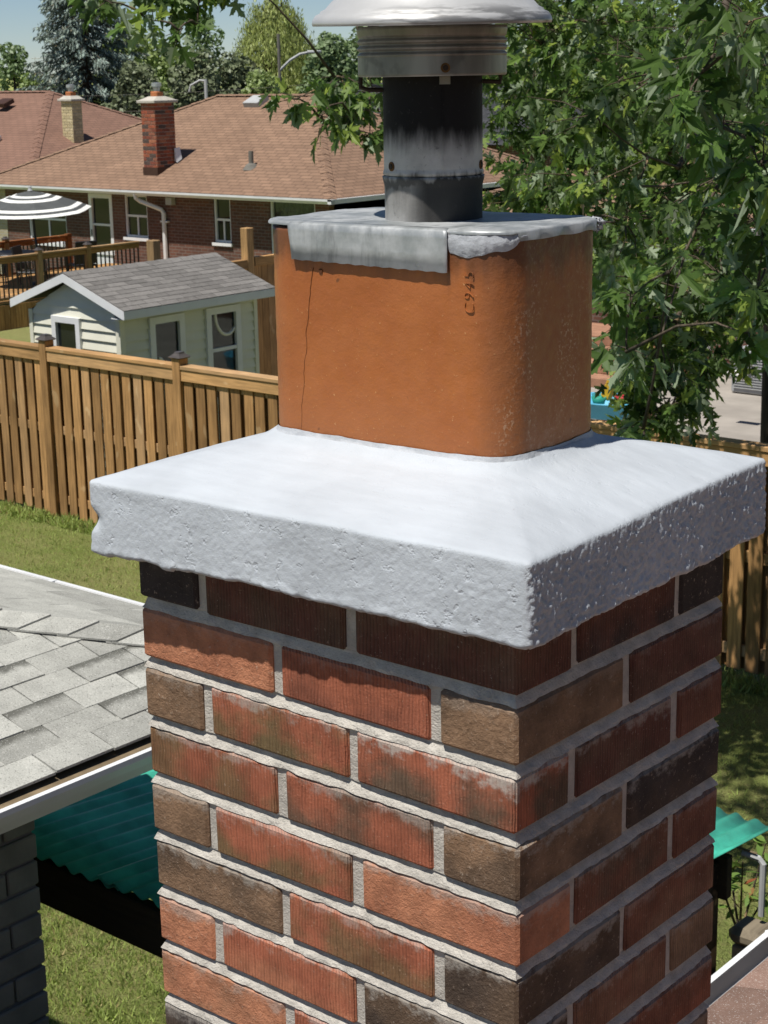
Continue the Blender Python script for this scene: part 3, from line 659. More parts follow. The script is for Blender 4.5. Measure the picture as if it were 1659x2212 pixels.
# rivet with a rust ring, collar bracket and strap
d0 = (Vector((CAM.x, CAM.y, 0)) - Vector((VX, VY, 0))).normalized(); sx_ = Vector((-d0.y, d0.x, 0))
def on_pipe(ang, r, z): d = d0 * math.cos(ang) + sx_ * math.sin(ang); return Vector((VX, VY, z)) + d * r, d
simple('rust', (0.13, 0.065, 0.02), 0.9, 0.4, 60.0); simple('rivet_dark', (0.03, 0.02, 0.012), 0.7)
def rivet(ang, r, z, s=0.0028):
    q, d = on_pipe(ang, r, z)
    a = MB().tube([q - d * .002, q + d * 0.0005], s * 1.7, 16).build('rust_ring', 'rust', vent); MB().tube([q, q + d * 0.0014], s, 14).build('rivet', 'rivet_dark', a)
rivet(0.17, rc, ZT + 0.004); rivet(-0.98, rp, ZR + 0.010); rivet(1.25, rp, ZR + 0.010)
q, d = on_pipe(0.24, rp, 0); side = Vector((-d.y, d.x, 0))
sb = MB(); sb.hexa([(q + d * a + side * b_ + Vector((0, 0, z_)))[:] for z_ in (ZT - 0.012, ZT + 0.01) for a, b_ in ((-.001, -.0055), (0.0012, -.0055), (0.0012, .0055), (-.001, .0055))])
sb.build('bracket', 'sooty_collar', vent)
q, d = on_pipe(0.19, rp - 0.0004, 0); side = Vector((-d.y, d.x, 0)); sm = MB()
for i in range(24):
    z_ = ZR + 0.008 + i * 0.0042; w_ = 0.0006 + 0.0003 * math.sin(i * 2.3)
    sm.hexa([(q + d * a + side * b_ + Vector((0, 0, zz)))[:] for zz in (z_, z_ + 0.0038) for a, b_ in ((-.001, -w_), (0.0009, -w_), (0.0009, w_), (-.001, w_))])
sm.build('seam', 'soot_shade_pipe', vent)
q1, d1 = on_pipe(-1.42, rc - 0.002, ZT - 0.004); q2, _ = on_pipe(-1.42, rp, ZT - 0.017)
MB().tube([q1, q1 + Vector((0, 0, -0.010)), q1.lerp(q2, 0.35) + Vector((0, 0, -0.008)), q2], 0.0024, 8).build('strap', 'rivet_dark', vent)
q1, d1 = on_pipe(1.42, rc - 0.006, ZT - 0.004); MB().tube([q1, q1 + Vector((0, 0, -0.007)), on_pipe(1.42, rp, ZT - 0.010)[0]], 0.0024, 8).build('strap', 'rivet_dark', vent)
RC = 0.1215
capp = MB().lathe([(0.01, -0.002), (RC - 0.012, 0.002), (RC - 0.003, 0.0012), (RC, 0.0), (RC + 0.0008, 0.0025), (RC, 0.006), (RC - 0.003, 0.0105), (RC - 0.0075, 0.0125), (RC - 0.0085, 0.0145), (RC - 0.013, 0.0165),
                    (RC - 0.020, 0.024), (RC - 0.035, 0.034), (RC - 0.06, 0.044), (RC - 0.09, 0.05), (0.001, 0.052)], (VX, VY, CAPZ), 96)
capp.rot(R(1.6), Vector((-0.738, -0.625, 0)) * -1, (VX, VY, CAPZ)).build('rain_cap', 'weathered_cap', vent, smooth=True)
for ang in (0.9, 3.0, 5.1):
    q, d = on_pipe(ang, rp + 0.012, 0); MB().box(q.x - .004, q.x + .004, q.y - .004, q.y + .004, ZT + 0.01, CAPZ + 0.004).build('cap_leg', 'soot_shade_pipe', vent)
# ================================================================== OWN HOUSE: grey wing at the left
EX, EY, EZ, SL = -2.150, 2.091, 2.905, 0.265       # eave line x, eave line y, eave height, slope
wing = thing('house_wing', 'low house wing with pale grey shingled hip roof and white gutters', 'house', (-4.6, 0.5, 0))
rf = MB()
def wz(x): return EZ + (EX - x) * SL
A0, A1, AP = (EX, -3.0, EZ), (EX, EY, EZ), (EX - 2.4, EY - 2.4, EZ + 2.4 * SL)
A2 = (EX - 2.4, -3.0, EZ + 2.4 * SL)
rf.add([A0, A1, AP, A2], [(0, 1, 2, 3)]); B1, B2 = (EX - 4.8, EY, EZ), (EX - 4.8, -3.0, EZ)
rf.add([A1, B1, AP], [(0, 1, 2)]); rf.add([AP, B1, B2, A2], [(0, 1, 2, 3)])
roof = rf.build('roof', 'grey_shingles', wing, uv=lambda p: (p.y, (EX - p.x) * 1.03) if p.y < EY - (EX - p.x) + 1e-4 else (p.x, (EY - p.y) * 1.03))
row_h = 0.089
for rI in range(13):                                  # tabs of the slope that faces the chimney
    u0 = rI * row_h / 1.035; x0 = EX + 0.02 - u0; x1 = x0 - (row_h + 0.02) / 1.035
    off = (0.07 * rI * 1.7) % 0.2; y = -0.2 + off
    while y < EY - u0:
        wd = random.choice((0.18, 0.19, 0.20)); ya, yb = y + 0.002, min(y + wd - 0.002, EY + 0.02 - u0); y += wd
        if yb - ya < 0.02: continue
        yb2 = min(yb, EY + 0.02 - (EX - x1)); yb2 = max(yb2, ya + 0.005)
        lift = random.choice((0.0055, 0.0065, 0.009)); t0 = 0.0035
        s = MB(); p = []
        for (xx, yy, h) in ((x0, ya, lift), (x0, yb, lift), (x1, yb2, t0 + 0.001), (x1, ya, t0 + 0.001)): p.append((xx, yy, wz(xx) + h))
        top = [(a, b_, c_ + 0.0065) for a, b_, c_ in p]
        s.hexa(p + top)
        me = s.mesh('shingle', 'wing_shingle'); ul = me.uv_layers.new(name='UVMap')
        for lp in me.loops:
            co_ = me.vertices[lp.vertex_index].co; ul.data[lp.index].uv = ((co_.y - ya) / max(yb - ya, .01), (x0 - co_.x) / (x0 - x1))
        o = put('shingle', me, roof); o['band'] = 1.0 if random.random() < 0.33 else 0.0
e1 = Vector((-1, -1, SL)).normalized()
for i in range(14):                                   # hip caps
    q = Vector((EX + 0.02, EY + 0.02, EZ + 0.004)) + e1 * (0.131 * i); L = 0.160; wv = 0.112
    rise = 0.007
    def hp(dist, sidev, lift):
        c_ = q + e1 * dist; 
        if sidev < 0: d_ = Vector((0, -1, 0))       # across the slope facing +x
        else: d_ = Vector((-1, 0, 0))
        pt = c_ + d_ * abs(sidev)
        if sidev == 0: return (pt.x, pt.y, c_.z + lift + 0.012)
        base_z = wz(pt.x) if sidev < 0 else EZ + (EY - pt.y) * SL
        return (pt.x, pt.y, base_z + lift + 0.013)
    s = MB(); P0 = [hp(0, -wv, rise), hp(0, 0, rise), hp(0, wv, rise), hp(L, wv, 0), hp(L, 0, 0), hp(L, -wv, 0)]
    n_ = 6; T = [(a, b_, c_ + 0.005) for a, b_, c_ in P0]
    s.add(P0 + T, [(0, 5, 4, 1), (1, 4, 3, 2), (6, 7, 10, 11), (7, 8, 9, 10)] + [(k, (k + 1) % 6, 6 + (k + 1) % 6, 6 + k) for k in range(6)])
    me = s.mesh('hip_shingle', 'wing_shingle'); me.uv_layers.new(name='UVMap'); o = put('hip_shingle', me, roof); o['band'] = 0.0
# courses of the far slope, seen edge-on
for rI in range(7):
    v0 = rI * row_h / 1.035; y0 = EY + 0.02 - v0; y1 = y0 - (row_h + 0.02) / 1.035; x = EX - v0 - 0.05
    while x > EX - 3.4:
        wd = random.choice((0.5, 0.7, 0.9)); xa, xb = x, x - wd + 0.003; x -= wd; s = MB(); p = []
        for (xx, yy, h) in ((xa, y0, .006), (xb, y0, .006), (xb, y1, .003), (xa, y1, .003)): p.append((xx, yy, EZ + (EY - yy) * SL + h))
        s.hexa(p + [(a, b_, c_ + .0045) for a, b_, c_ in p]); me = s.mesh('shingle', 'wing_shingle'); me.uv_layers.new(name='UVMap'); o = put('shingle', me, roof); o['band'] = 0.0
def gutter_y(parent, xi, xo, y0, y1, zt, zb, name='gutter'):   # runs along y, lip at xo
    s = 1 if xo > xi else -1; t = 0.004; pr_ = [(xi, zt + .005), (xi, zb), (xo - s * 0.03, zb), (xo - s * .012, zb + .03), (xo, zt - .014), (xo, zt), (xo - s * .016, zt), (xo - s * .016, zt - .006), (xo - s * t, zt - .008), (xo - s * .016, zb + .032), (xo - s * .032, zb + t), (xi + s * t, zb + t), (xi + s * t, zt + .005)]
    return MB().prism([(a, y0, b_) for a, b_ in pr_], (0, y1 - y0, 0)).build(name, 'gutter_white', parent)
gu = gutter_y(wing, EX - 0.03, EX + 0.070, -3.0, EY + 0.07, EZ - 0.009, EZ - 0.077)
MB().box(EX - .025, EX + .050, -3.0, EY + .05, EZ - .024, EZ - .016).build('silt', 'trough_brown', gu)
pr_ = [(EY - .02, EZ), (EY - .02, EZ - .07), (EY + .035, EZ - .07), (EY + .064, EZ - .015), (EY + .064, EZ - .004), (EY + .05, EZ - .004), (EY + .032, EZ - .065), (EY - .016, EZ - .065), (EY - .016, EZ)]
g2 = MB().prism([(EX - 4.8, a, b_) for a, b_ in pr_], (4.84, 0, 0)).build('gutter', 'gutter_white', wing)
MB().box(-3.40, -3.38, EY - .015, EY + .06, EZ - .02, EZ - .002).build('gutter_hanger', 'gutter_white', g2)
for k, yy in enumerate((0.98, 1.6)): MB().tube([(EX + .062, yy, EZ - .016), (EX + .068, yy, EZ - .016)], .005, 10).build('gutter_screw', 'gutter_white', gu)
MB().box(EX - .32, EX - .04, -3.0, EY - .04, EZ - .075, EZ - .065).build('soffit', 'white_trim', wing)
MB().box(EX - 4.3, EX - .04, EY - .72, EY - .04, EZ - .063, EZ - .058).build('soffit', 'white_trim', wing)
WXF, WYE = -2.462, 1.295
simple('pvc_dummy', (0.1, 0.1, 0.1)) if False else None; simple('grey_brick', (0.20, 0.185, 0.165), 0.92, 0.18, 9.0, 0.2, 0.5, 90.0); simple('grey_mortar', (0.16, 0.15, 0.14), 0.95, 0.1)
wl = MB().box(-6.9, WXF - .006, -3.0, WYE - .006, 0, EZ - .07).build('wall', 'grey_mortar', wing)
ms = {}
for k in range(39):
    z = 0.02 + k * 0.076; y = WYE - (0.0 if k % 2 else 0.105)
    if k % 2 == 0: spans = [(WYE - 0.098, WYE)]
    else: spans = []
    while y > 0.3: spans.append((y - 0.215, y)); y -= 0.225
    for ya, yb in spans:
        key = round(yb - ya, 3)
        if key not in ms: ms[key] = MB().bbox(-.04, .04, -key / 2, key / 2, -.033, .033, .004).mesh('brick', 'grey_brick')
        put('brick', ms[key], wl, (WXF - .036 + random.uniform(-.002, .002), (ya + yb) / 2, z + .033))
for k in range(39):
    if k % 2: put('brick', ms[0.215], wl, (WXF - 0.16, WYE - .036, 0.02 + k * .076 + .033), (0, 0, R(90)))

# ------------------------------------------------------------------ pergola with corrugated roof
per_ = thing('pergola', 'timber pergola with dark beam and green corrugated plastic roof beside the chimney', 'pergola', (-2.4, 2.7, 0))
def corr(x0, x1, y0, y1, z0, z1, mat):
    s = MB(); n_ = int((x1 - x0) / 0.0095)
    for j in range(7):
        t = j / 6
        for i in range(n_ + 1):
            x = x0 + (x1 - x0) * i / n_; s.v.append((x, y0 + (y1 - y0) * t + 0.004 * math.sin(x * 31), z0 + (z1 - z0) * t + 0.009 * math.sin(x / 0.076 * 2 * math.pi)))
    for j in range(6):
        for i in range(n_): s.f.append((j * (n_ + 1) + i, j * (n_ + 1) + i + 1, (j + 1) * (n_ + 1) + i + 1, (j + 1) * (n_ + 1) + i))
    o = s.build('roof_sheet', mat, per_, smooth=True); o.modifiers.new('t', 'SOLIDIFY').thickness = 0.002; return o
corr(-4.0, -2.70, 1.76, 3.72, 2.165, 1.955, 'pvc_turquoise'); corr(-2.80, -1.57, 1.76, 3.72, 2.175, 1.965, 'pvc_turquoise')
MB().bbox(-4.0, -1.55, 1.79, 1.83, 1.975, 2.128, .004).build('beam', 'beam_wood', per_)
MB().bbox(-3.39, -1.60, 3.42, 3.46, 1.80, 1.955, .004).build('beam', 'beam_wood', per_)
for xx in (-3.9, -3.3, -2.5, -1.7): MB().box(xx, xx + .038, 1.84, 3.415, 2.0, 2.09).rot(R(-5.5), 'X', (xx, 1.84, 2.09)).build('rafter', 'beam_wood', per_)
MB().bbox(-1.72, -1.63, 3.34, 3.43, 0, 1.93, .004).build('post', 'beam_wood', per_)
MB().bbox(-1.66, -1.57, 1.84, 1.93, 0, 1.97, .004).build('post', 'beam_wood', per_)
MB().tube([(-1.60, 3.52, 1.94), (-1.545, 3.54, 1.925), (-1.53, 3.54, 1.91), (-1.53, 3.54, 1.72)], .011, 8).build('drain_spout', 'lamp_grey', per_)
MB().tube([(-1.85, 3.36, 2.0), (-1.72, 3.44, 1.985), (-1.62, 3.50, 1.965), (-1.55, 3.53, 1.945)], .004, 6).build('wire', 'trough_brown', per_)
rl = thing('garden_railing', 'weathered timber railing with capped post beside the pergola at lower right', 'railing', (-1.6, 3.5, 0))
MB().bbox(-1.60, -1.50, 3.47, 3.57, 0.0, 1.62, .006).build('post', 'weathered_wood', rl)
pc = MB().bbox(-1.615, -1.485, 3.455, 3.585, 1.625, 1.69, .022).build('post_cap', 'weathered_wood', rl)
MB().bbox(-1.62, -1.48, 1.9, 3.46, 1.50, 1.538, .004).build('rail', 'weathered_wood', rl)
MB().bbox(-1.57, -1.53, 1.9, 3.46, 1.36, 1.49, .004).build('rail', 'weathered_wood', rl)

# ------------------------------------------------------------------ main roof under the photographer (only its eave corner shows)
MX, MZ, MS = -0.80, 2.42, 0.25
main = thing('main_house', 'house whose brown shingled eave shows at the lower right corner', 'house', (2.0, -2, 0))
r2 = MB().prism([(MX, -6, MZ), (3.6, -6, MZ + 4.4 * MS), (3.6, -6, MZ + 4.4 * MS - .05), (MX, -6, MZ - .05)], (0, 11, 0)).build('roof', 'main_shingle', main)
r2['label'] = 'brown shingled roof slope'
for rI in range(5):
    x0 = MX - .01 + rI * 0.142; x1 = x0 + .17; y = 1.0 + (rI * .19) % .33
    while y < 4.4:
        p = [(x0, y + .001, MZ + (x0 - MX) * MS + .006), (x1, y + .001, MZ + (x1 - MX) * MS + .003), (x1, y + .329, MZ + (x1 - MX) * MS + .003), (x0, y + .329, MZ + (x0 - MX) * MS + .006)]
        me = MB().hexa(p + [(a, b_, c_ + .005) for a, b_, c_ in p]).mesh('shingle', 'main_shingle'); me.uv_layers.new(name='UVMap'); put('shingle', me, r2); y += .33
g3 = gutter_y(main, MX + .03, MX - .085, -3, 4.5, MZ - .005, MZ - .09)
MB().box(MX - .05, MX + .026, -3, 4.5, MZ - .064, MZ - .058).build('silt', 'trough_brown', g3)
MB().tube([(MX - .08, 2.28, MZ - .006), (MX + .02, 2.30, MZ + .006)], .010, 8).build('gutter_hanger', 'gutter_white', g3)
MB().box(MX + .04, MX + .05, -3, 4.5, MZ - .12, MZ - .06).build('fascia', 'white_trim', main)
MB().box(MX + .35, 3.4, -6, 4.6, 0, MZ - .06).build('wall', 'house_brick', main, uv=lambda p: (p.x + p.y, p.z))

# ================================================================== BOARD FENCE
FY = 9.75
fence = thing('board_fence', 'tall brown shadow-box board fence with capped posts across the lawn', 'fence', (-9, FY, 0))
bf = MB().bbox(-.058, .058, -.009, .009, 0, 1.62, .003).mesh('board', 'fence_wood')
posts = [-16.85, -14.87, -12.89, -10.91, -8.93, -6.85, -4.35, -2.3, -0.3]
bfb = MB().bbox(-.075, .075, -.009, .009, 0, 1.62, .003).mesh('board', 'fence_wood')
def post_cap(parent, x, y, z, h=0.063):
    MB().add([(x - h, y - h, z), (x + h, y - h, z), (x + h, y + h, z), (x - h, y + h, z), (x - h * 1.25, y - h * 1.25, z + .012), (x + h * 1.25, y - h * 1.25, z + .012), (x + h * 1.25, y + h * 1.25, z + .012), (x - h * 1.25, y + h * 1.25, z + .012),
              (x - h * .6, y - h * .6, z + .045), (x + h * .6, y - h * .6, z + .045), (x + h * .6, y + h * .6, z + .045), (x - h * .6, y + h * .6, z + .045), (x - h * .5, y - h * .5, z + .062), (x + h * .5, y - h * .5, z + .062), (x + h * .5, y + h * .5, z + .062), (x - h * .5, y + h * .5, z + .062)],
             [(0, 3, 2, 1), (12, 13, 14, 15)] + [(4 * r_ + k, 4 * r_ + (k + 1) % 4, 4 * r_ + 4 + (k + 1) % 4, 4 * r_ + 4 + k) for r_ in range(3) for k in range(4)]).build('post_cap', 'post_cap_mat', parent)
simple('post_cap_mat', (0.075, 0.065, 0.06), 0.4, 0.2, 20.0, 0.5)
for i, x in enumerate(posts):
    ps = MB().bbox(x - .052, x + .052, FY - .075, FY + .045, 0, 1.865, .004).build('post', 'fence_wood', fence); post_cap(ps, x, FY - .015, 1.866)
    if i + 1 < len(posts):
        a, b_ = x + .054, posts[i + 1] - .054
        MB().bbox(a, b_, FY - .072, FY + .06, 1.765, 1.803, .004).build('top_rail', 'fence_wood_x', fence)
        MB().bbox(a, b_, FY - .062, FY - .026, 1.655, 1.762, .004).build('top_rail', 'fence_wood_x', fence)
        for z in (0.90, 0.16): MB().bbox(a, b_, FY - .019, FY + .019, z, z + .088, .003).build('rail', 'fence_wood_x', fence)
        MB().bbox(a, b_, FY - .019, FY + .019, 1.60, 1.70, .003).build('rail', 'fence_wood_x', fence)
        n_ = max(2, round((b_ - a) / .157)); st = (b_ - a) / n_
        put('board', bfb, fence, (a + .035, FY + .030, 0.05)); put('board', bfb, fence, (b_ - .035, FY + .030, 0.05))
        for k in range(n_):
            put('board', bf, fence, (a + st * (k + .5) + random.uniform(-.006, .006), FY - .031, 0.045 + random.uniform(-.02, .02)), (0, R(random.uniform(-.35, .35)), 0))
            if k < n_ - 1: put('board', bfb, fence, (a + st * (k + 1) + random.uniform(-.006, .006), FY + .030, 0.05), (0, R(random.uniform(-.3, .3)), 0))
# boundary fence beyond the shed
f2 = thing('tall_post_fence', 'solid tan board fence with tall square posts behind the shed', 'fence', (-16.7, 16, -.4))
bf2 = MB().bbox(-.009, .009, -.068, .068, 0, 2.12, .003).mesh('board', 'fence_wood')
for y in (16.56, 18.5, 20.4): MB().bbox(-16.77, -16.63, y - .07, y + .07, -.4, 2.28, .008).build('post', 'deck_wood', f2)
y = 14.9
while y < 22.0: put('board', bf2, f2, (-16.66, y, -.38), (0, 0, 0)); y += .139
for a, b_, z in ((14.85, 16.48, 1.70), (16.64, 18.42, 1.72), (18.58, 20.3, 1.72)): MB().bbox(-16.72, -16.62, a, b_, z, z + .13, .004).build('top_rail', 'deck_wood_y', f2)
pA = tag(MB().bbox(-16.77, -16.63, 14.66, 14.80, -.4, 2.26, .008).build('timber_post', 'deck_wood'), 'lone square tan timber post behind the shed roof ridge', 'post')

# ================================================================== SHED
sh = thing('garden_shed', 'small cream vinyl sided shed with grey shingled gable roof', 'shed', (-15.3, 13.2, -.4))
SX0, SX1, SY0, SY1, SZE = -16.0, -14.37, 12.02, 14.30, 1.70; SAX, SAZ = -15.18, 2.10
MB().prism([(SX0 + .01, SY0 + .012, -.4), (SX1 - .012, SY0 + .012, -.4), (SX1 - .012, SY0 + .012, SZE), (SAX, SY0 + .012, SAZ), (SX0 + .01, SY0 + .012, SZE)], (0, SY1 - SY0 - .02, 0)).build('body', 'dark_inside', sh)
def strip_x(xa, xb, z, h): return [(xa, 0, z), (xb, 0, z), (xb, 0, z + h), (xa, 0, z + h)]
hs = 0.12
gw = (-15.56, -15.05, 0.92, 1.64)      # gable window opening
sw = [(12.47, 13.01, 0.80, 1.64), (13.41, 13.98, 0.44, 1.64)]
k = 0; z = -.4
while z < SAZ - .06:
    zt_ = min(z + hs, SAZ - .02); segs = []
    def lim(zz): return (SX0, SX1) if zz <= SZE else (SX0 + (zz - SZE) / (SAZ - SZE) * (SAX - SX0), SX1 - (zz - SZE) / (SAZ - SZE) * (SX1 - SAX))
    lo, hi = lim(z), lim(zt_)
    segs = [(lo[0], lo[1], hi[0], hi[1])]
    if z < gw[3] and zt_ > gw[2]: segs = [(lo[0], gw[0], hi[0], gw[0]), (gw[1], lo[1], gw[1], hi[1])]
    for a, b_, c_, d_ in segs:
        MB().hexa([(a, SY0 - .026, z), (b_, SY0 - .026, z), (b_, SY0 + .01, z), (a, SY0 + .01, z), (c_, SY0 + .001, zt_), (d_, SY0 + .001, zt_), (d_, SY0 + .01, zt_), (c_, SY0 + .01, zt_)]).build('siding_strip', 'siding', sh)
    z += hs
z = -.4
while z < SZE - .02:
    zt_ = min(z + hs, SZE); ed = [SY0]; 
    for (a, b_, c_, d_) in sw:
        if z < d_ and zt_ > c_: ed += [a, b_]
    ed.append(SY1)
    for i in range(0, len(ed), 2):
        a, b_ = ed[i], ed[i + 1]
        MB().hexa([(SX1 - .01, a, z), (SX1 + .026, a, z), (SX1 + .026, b_, z), (SX1 - .01, b_, z), (SX1 - .01, a, zt_), (SX1 - .001, a, zt_), (SX1 - .001, b_, zt_), (SX1 - .01, b_, zt_)]).build('siding_strip', 'siding', sh)
    z += hs
for (x, y, xx, yy) in ((SX1 - .045, SY0 - .032, SX1 + .032, SY0 + .045), (SX1 - .02, SY1 - .05, SX1 + .032, SY1 + .01), (SX0 - .02, SY0 - .032, SX0 + .045, SY0 + .02)):
    MB().box(x, xx, y, yy, -.4, SZE - .01).build('corner_trim', 'siding', sh)
def frame_y(x, y0, y1, z0, z1, w_, parent, mid=None, d=.03):       # window on a wall facing +x
    f_ = MB().box(x - .02, x + d, y0 - w_, y1 + w_, z1, z1 + w_).box(x - .02, x + d, y0 - w_, y1 + w_, z0 - w_, z0).box(x - .02, x + d, y0 - w_, y0, z0, z1).box(x - .02, x + d, y1, y1 + w_, z0, z1)
    if mid: f_.box(x - .02, x + d * .7, y0, y1, mid - .022, mid + .022)
    wo = f_.build('window', 'white_trim', parent); MB().box(x - .016, x - .010, y0, y1, z0, z1).build('pane', 'clear_pane', wo); return wo
def frame_x(y, x0, x1, z0, z1, w_, parent, mid=None, midx=None, d=.03, pane='glass_dark', name='window'):   # window on a wall facing -y
    f_ = MB().box(x0 - w_, x1 + w_, y - d, y + .02, z1, z1 + w_).box(x0 - w_, x1 + w_, y - d, y + .02, z0 - w_, z0).box(x0 - w_, x0, y - d, y + .02, z0, z1).box(x1, x1 + w_, y - d, y + .02, z0, z1)
    if mid: f_.box(x0, x1, y - d * .6, y + .02, mid - .025, mid + .025)
    if midx: f_.box(midx - .02, midx + .02, y - d * .5, y + .02, z0, mid if mid else z1)
    wo = f_.build(name, 'white_trim', parent); MB().box(x0, x1, y + .006, y + .012, z0, z1).build('pane', pane, wo); return wo
def glass():
    b = NB('clear_pane'); b.done((0.6, 0.65, 0.65), 0.04, 0.5); tr = b.n('BsdfTransparent'); tr.inputs[0].default_value = (.75, .8, .8, 1)
    mx = b.n('MixShader'); mx.inputs[0].default_value = 0.88; gl = b.n('BsdfGlossy'); gl.inputs['Roughness'].default_value = .03; gl.inputs[0].default_value = (.35, .38, .38, 1)
    b.l(gl.outputs[0], mx.inputs[1]); b.l(tr.outputs[0], mx.inputs[2]); b.l(mx.outputs[0], b.out.inputs[0])
glass()
frame_x(SY0 - .022, gw[0] + .07, gw[1] - .07, gw[2] + .07, gw[3] - .07, .075, sh, d=.035)
for (a, b_, c_, d_) in sw:
    frame_y(SX1 + .016, a + .07, b_ - .07, c_ + .07, d_ - .08, .085, sh, mid=None if c_ > .5 else 1.11)
# things stored inside, seen through the panes
hs_ = tag(MB().tube([(SX1 + .0 , 13.78 + .20 * math.cos(t), 1.56 + .28 * math.sin(t)) for t in [math.pi * (1.0 + i / 26) for i in range(20)]], .022, 8).build('hose_coil', 'hose_white'), 'white curved hose behind the taller shed window', 'hose'); hs_.location.x = .002
tag(MB().tube([(SX1 + .001, 12.60 + .09 * math.sin(t), 1.02 + .12 * math.cos(t)) for t in [i / 10 * 2.6 for i in range(11)]], .02, 8).build('toy_arch', 'hose_white'), 'white curved toy arch behind the lower shed window', 'toy')
tag(MB().bbox(SX1 - .008, SX1 + .002, 12.74, 12.92, 0.86, 1.02, .004).build('storage_tub', 'teal_toy'), 'teal plastic tub behind the lower shed window', 'tub')
# roof: slab, shingles, ridge caps, fascia
RX1, RZ1, RAX, RAZ, RY0, RY1, RX0 = -14.132, 1.812, -15.18, 2.187, 11.89, 14.42, -16.22
sr = MB().prism([(RX1, RY0, RZ1), (RAX, RY0, RAZ), (RX0, RY0, RZ1), (RX0, RY0, RZ1 - .04), (RAX, RY0, RAZ - .04), (RX1, RY0, RZ1 - .04)], (0, RY1 - RY0, 0)).build('roof', 'dark_shingles', sh, uv=lambda p: (p.y, p.x))
sd_ = Vector((RAX - RX1, 0, RAZ - RZ1)); SLn = sd_.length; sdn = sd_ / SLn; snn = Vector((-sdn.z, 0, sdn.x)) * -1
if snn.z < 0: snn = -snn
NR = 11; ex = SLn / NR; tw = 0.305
for rI in range(NR):
    for side_ in (0, 1):
        y = RY0 - .02 - (tw / 2 if rI % 2 else 0)
        while y < RY1 + .02:
            ya, yb = max(y, RY0 - .02) + .004, min(y + tw, RY1 + .02) - .004; y += tw
            if yb - ya < .03: continue
            a = rI * ex - .015; b_ = (rI + 1) * ex + .01; lf = .005 + random.uniform(0, .002)
            p = []
            for (dd, yy, h) in ((a, ya, lf), (a, yb, lf), (b_, yb, .001), (b_, ya, .001)):
                c_ = Vector((RX1, 0, RZ1)) + sdn * dd + snn * h; p.append([c_.x, yy, c_.z])
            if side_: p = [[2 * RAX - q_[0], q_[1], q_[2]] for q_ in p]
            if side_ and rI < NR: 
                if rI < 8: continue
            T = [(q_[0] + (snn.x if not side_ else -snn.x) * .005, q_[1], q_[2] + snn.z * .005) for q_ in p]
            put('shingle', MB().hexa([tuple(q_) for q_ in p] + T).mesh('shingle', 'shed_shingle', uv=lambda q: (0, 0)), sr)
y = RY0 - .02; ci = 0
while y < RY1:
    L = .22; lift = .010; P0 = []
    for yy, h in ((y, .011), (min(y + L, RY1 + .02), .005)):
        P0 += [(RAX + .11, yy, RAZ - .11 * .387 + h), (RAX, yy, RAZ + h + .002), (RAX - .11, yy, RAZ - .11 * .387 + h)]
    T = [(a, b_, c_ + .005) for a, b_, c_ in P0]
    put('ridge_shingle', MB().add(P0 + T, [(0, 1, 4, 3), (1, 2, 5, 4), (6, 9, 10, 7), (7, 10, 11, 8), (0, 6, 7, 1), (1, 7, 8, 2), (0, 3, 9, 6), (2, 8, 11, 5), (3, 4, 10, 9), (4, 5, 11, 10)]).mesh('ridge_shingle', 'shed_shingle', uv=lambda q: (0, 0)), sr); y += .19
def fas(pts, d, nm='fascia'): MB().prism(pts, d).build(nm, 'white_trim', sh)
fas([(RX1 + .002, RY0 - .002, RZ1 - .004), (RAX, RY0 - .002, RAZ - .004), (RAX, RY0 - .002, RAZ - .105), (RX1 + .002, RY0 - .002, RZ1 - .105)], (0, -.018, 0), 'bargeboard')
fas([(RX0, RY0 - .002, RZ1 - .004), (RAX, RY0 - .002, RAZ - .004), (RAX, RY0 - .002, RAZ - .105), (RX0, RY0 - .002, RZ1 - .105)], (0, -.018, 0), 'bargeboard')
fas([(RX1 + .003, RY0 - .02, RZ1 - .006), (RX1 + .003, RY1, RZ1 - .006), (RX1 + .003, RY1, RZ1 - .10), (RX1 + .003, RY0 - .02, RZ1 - .10)], (.016, 0, 0))
MB().box(SX1 + .002, RX1, RY0, RY1, RZ1 - .11, RZ1 - .10).build('soffit', 'white_trim', sh)
tag(MB().bbox(-14.3, -13.1, 15.2, 15.7, 0.55, 0.585, .005).box(-14.2, -14.12, 15.3, 15.38, -.4, .55).box(-13.3, -13.22, 15.3, 15.38, -.4, .55).build('garden_bench', 'weathered_wood'), 'grey wooden bench at the far corner of the shed', 'bench')

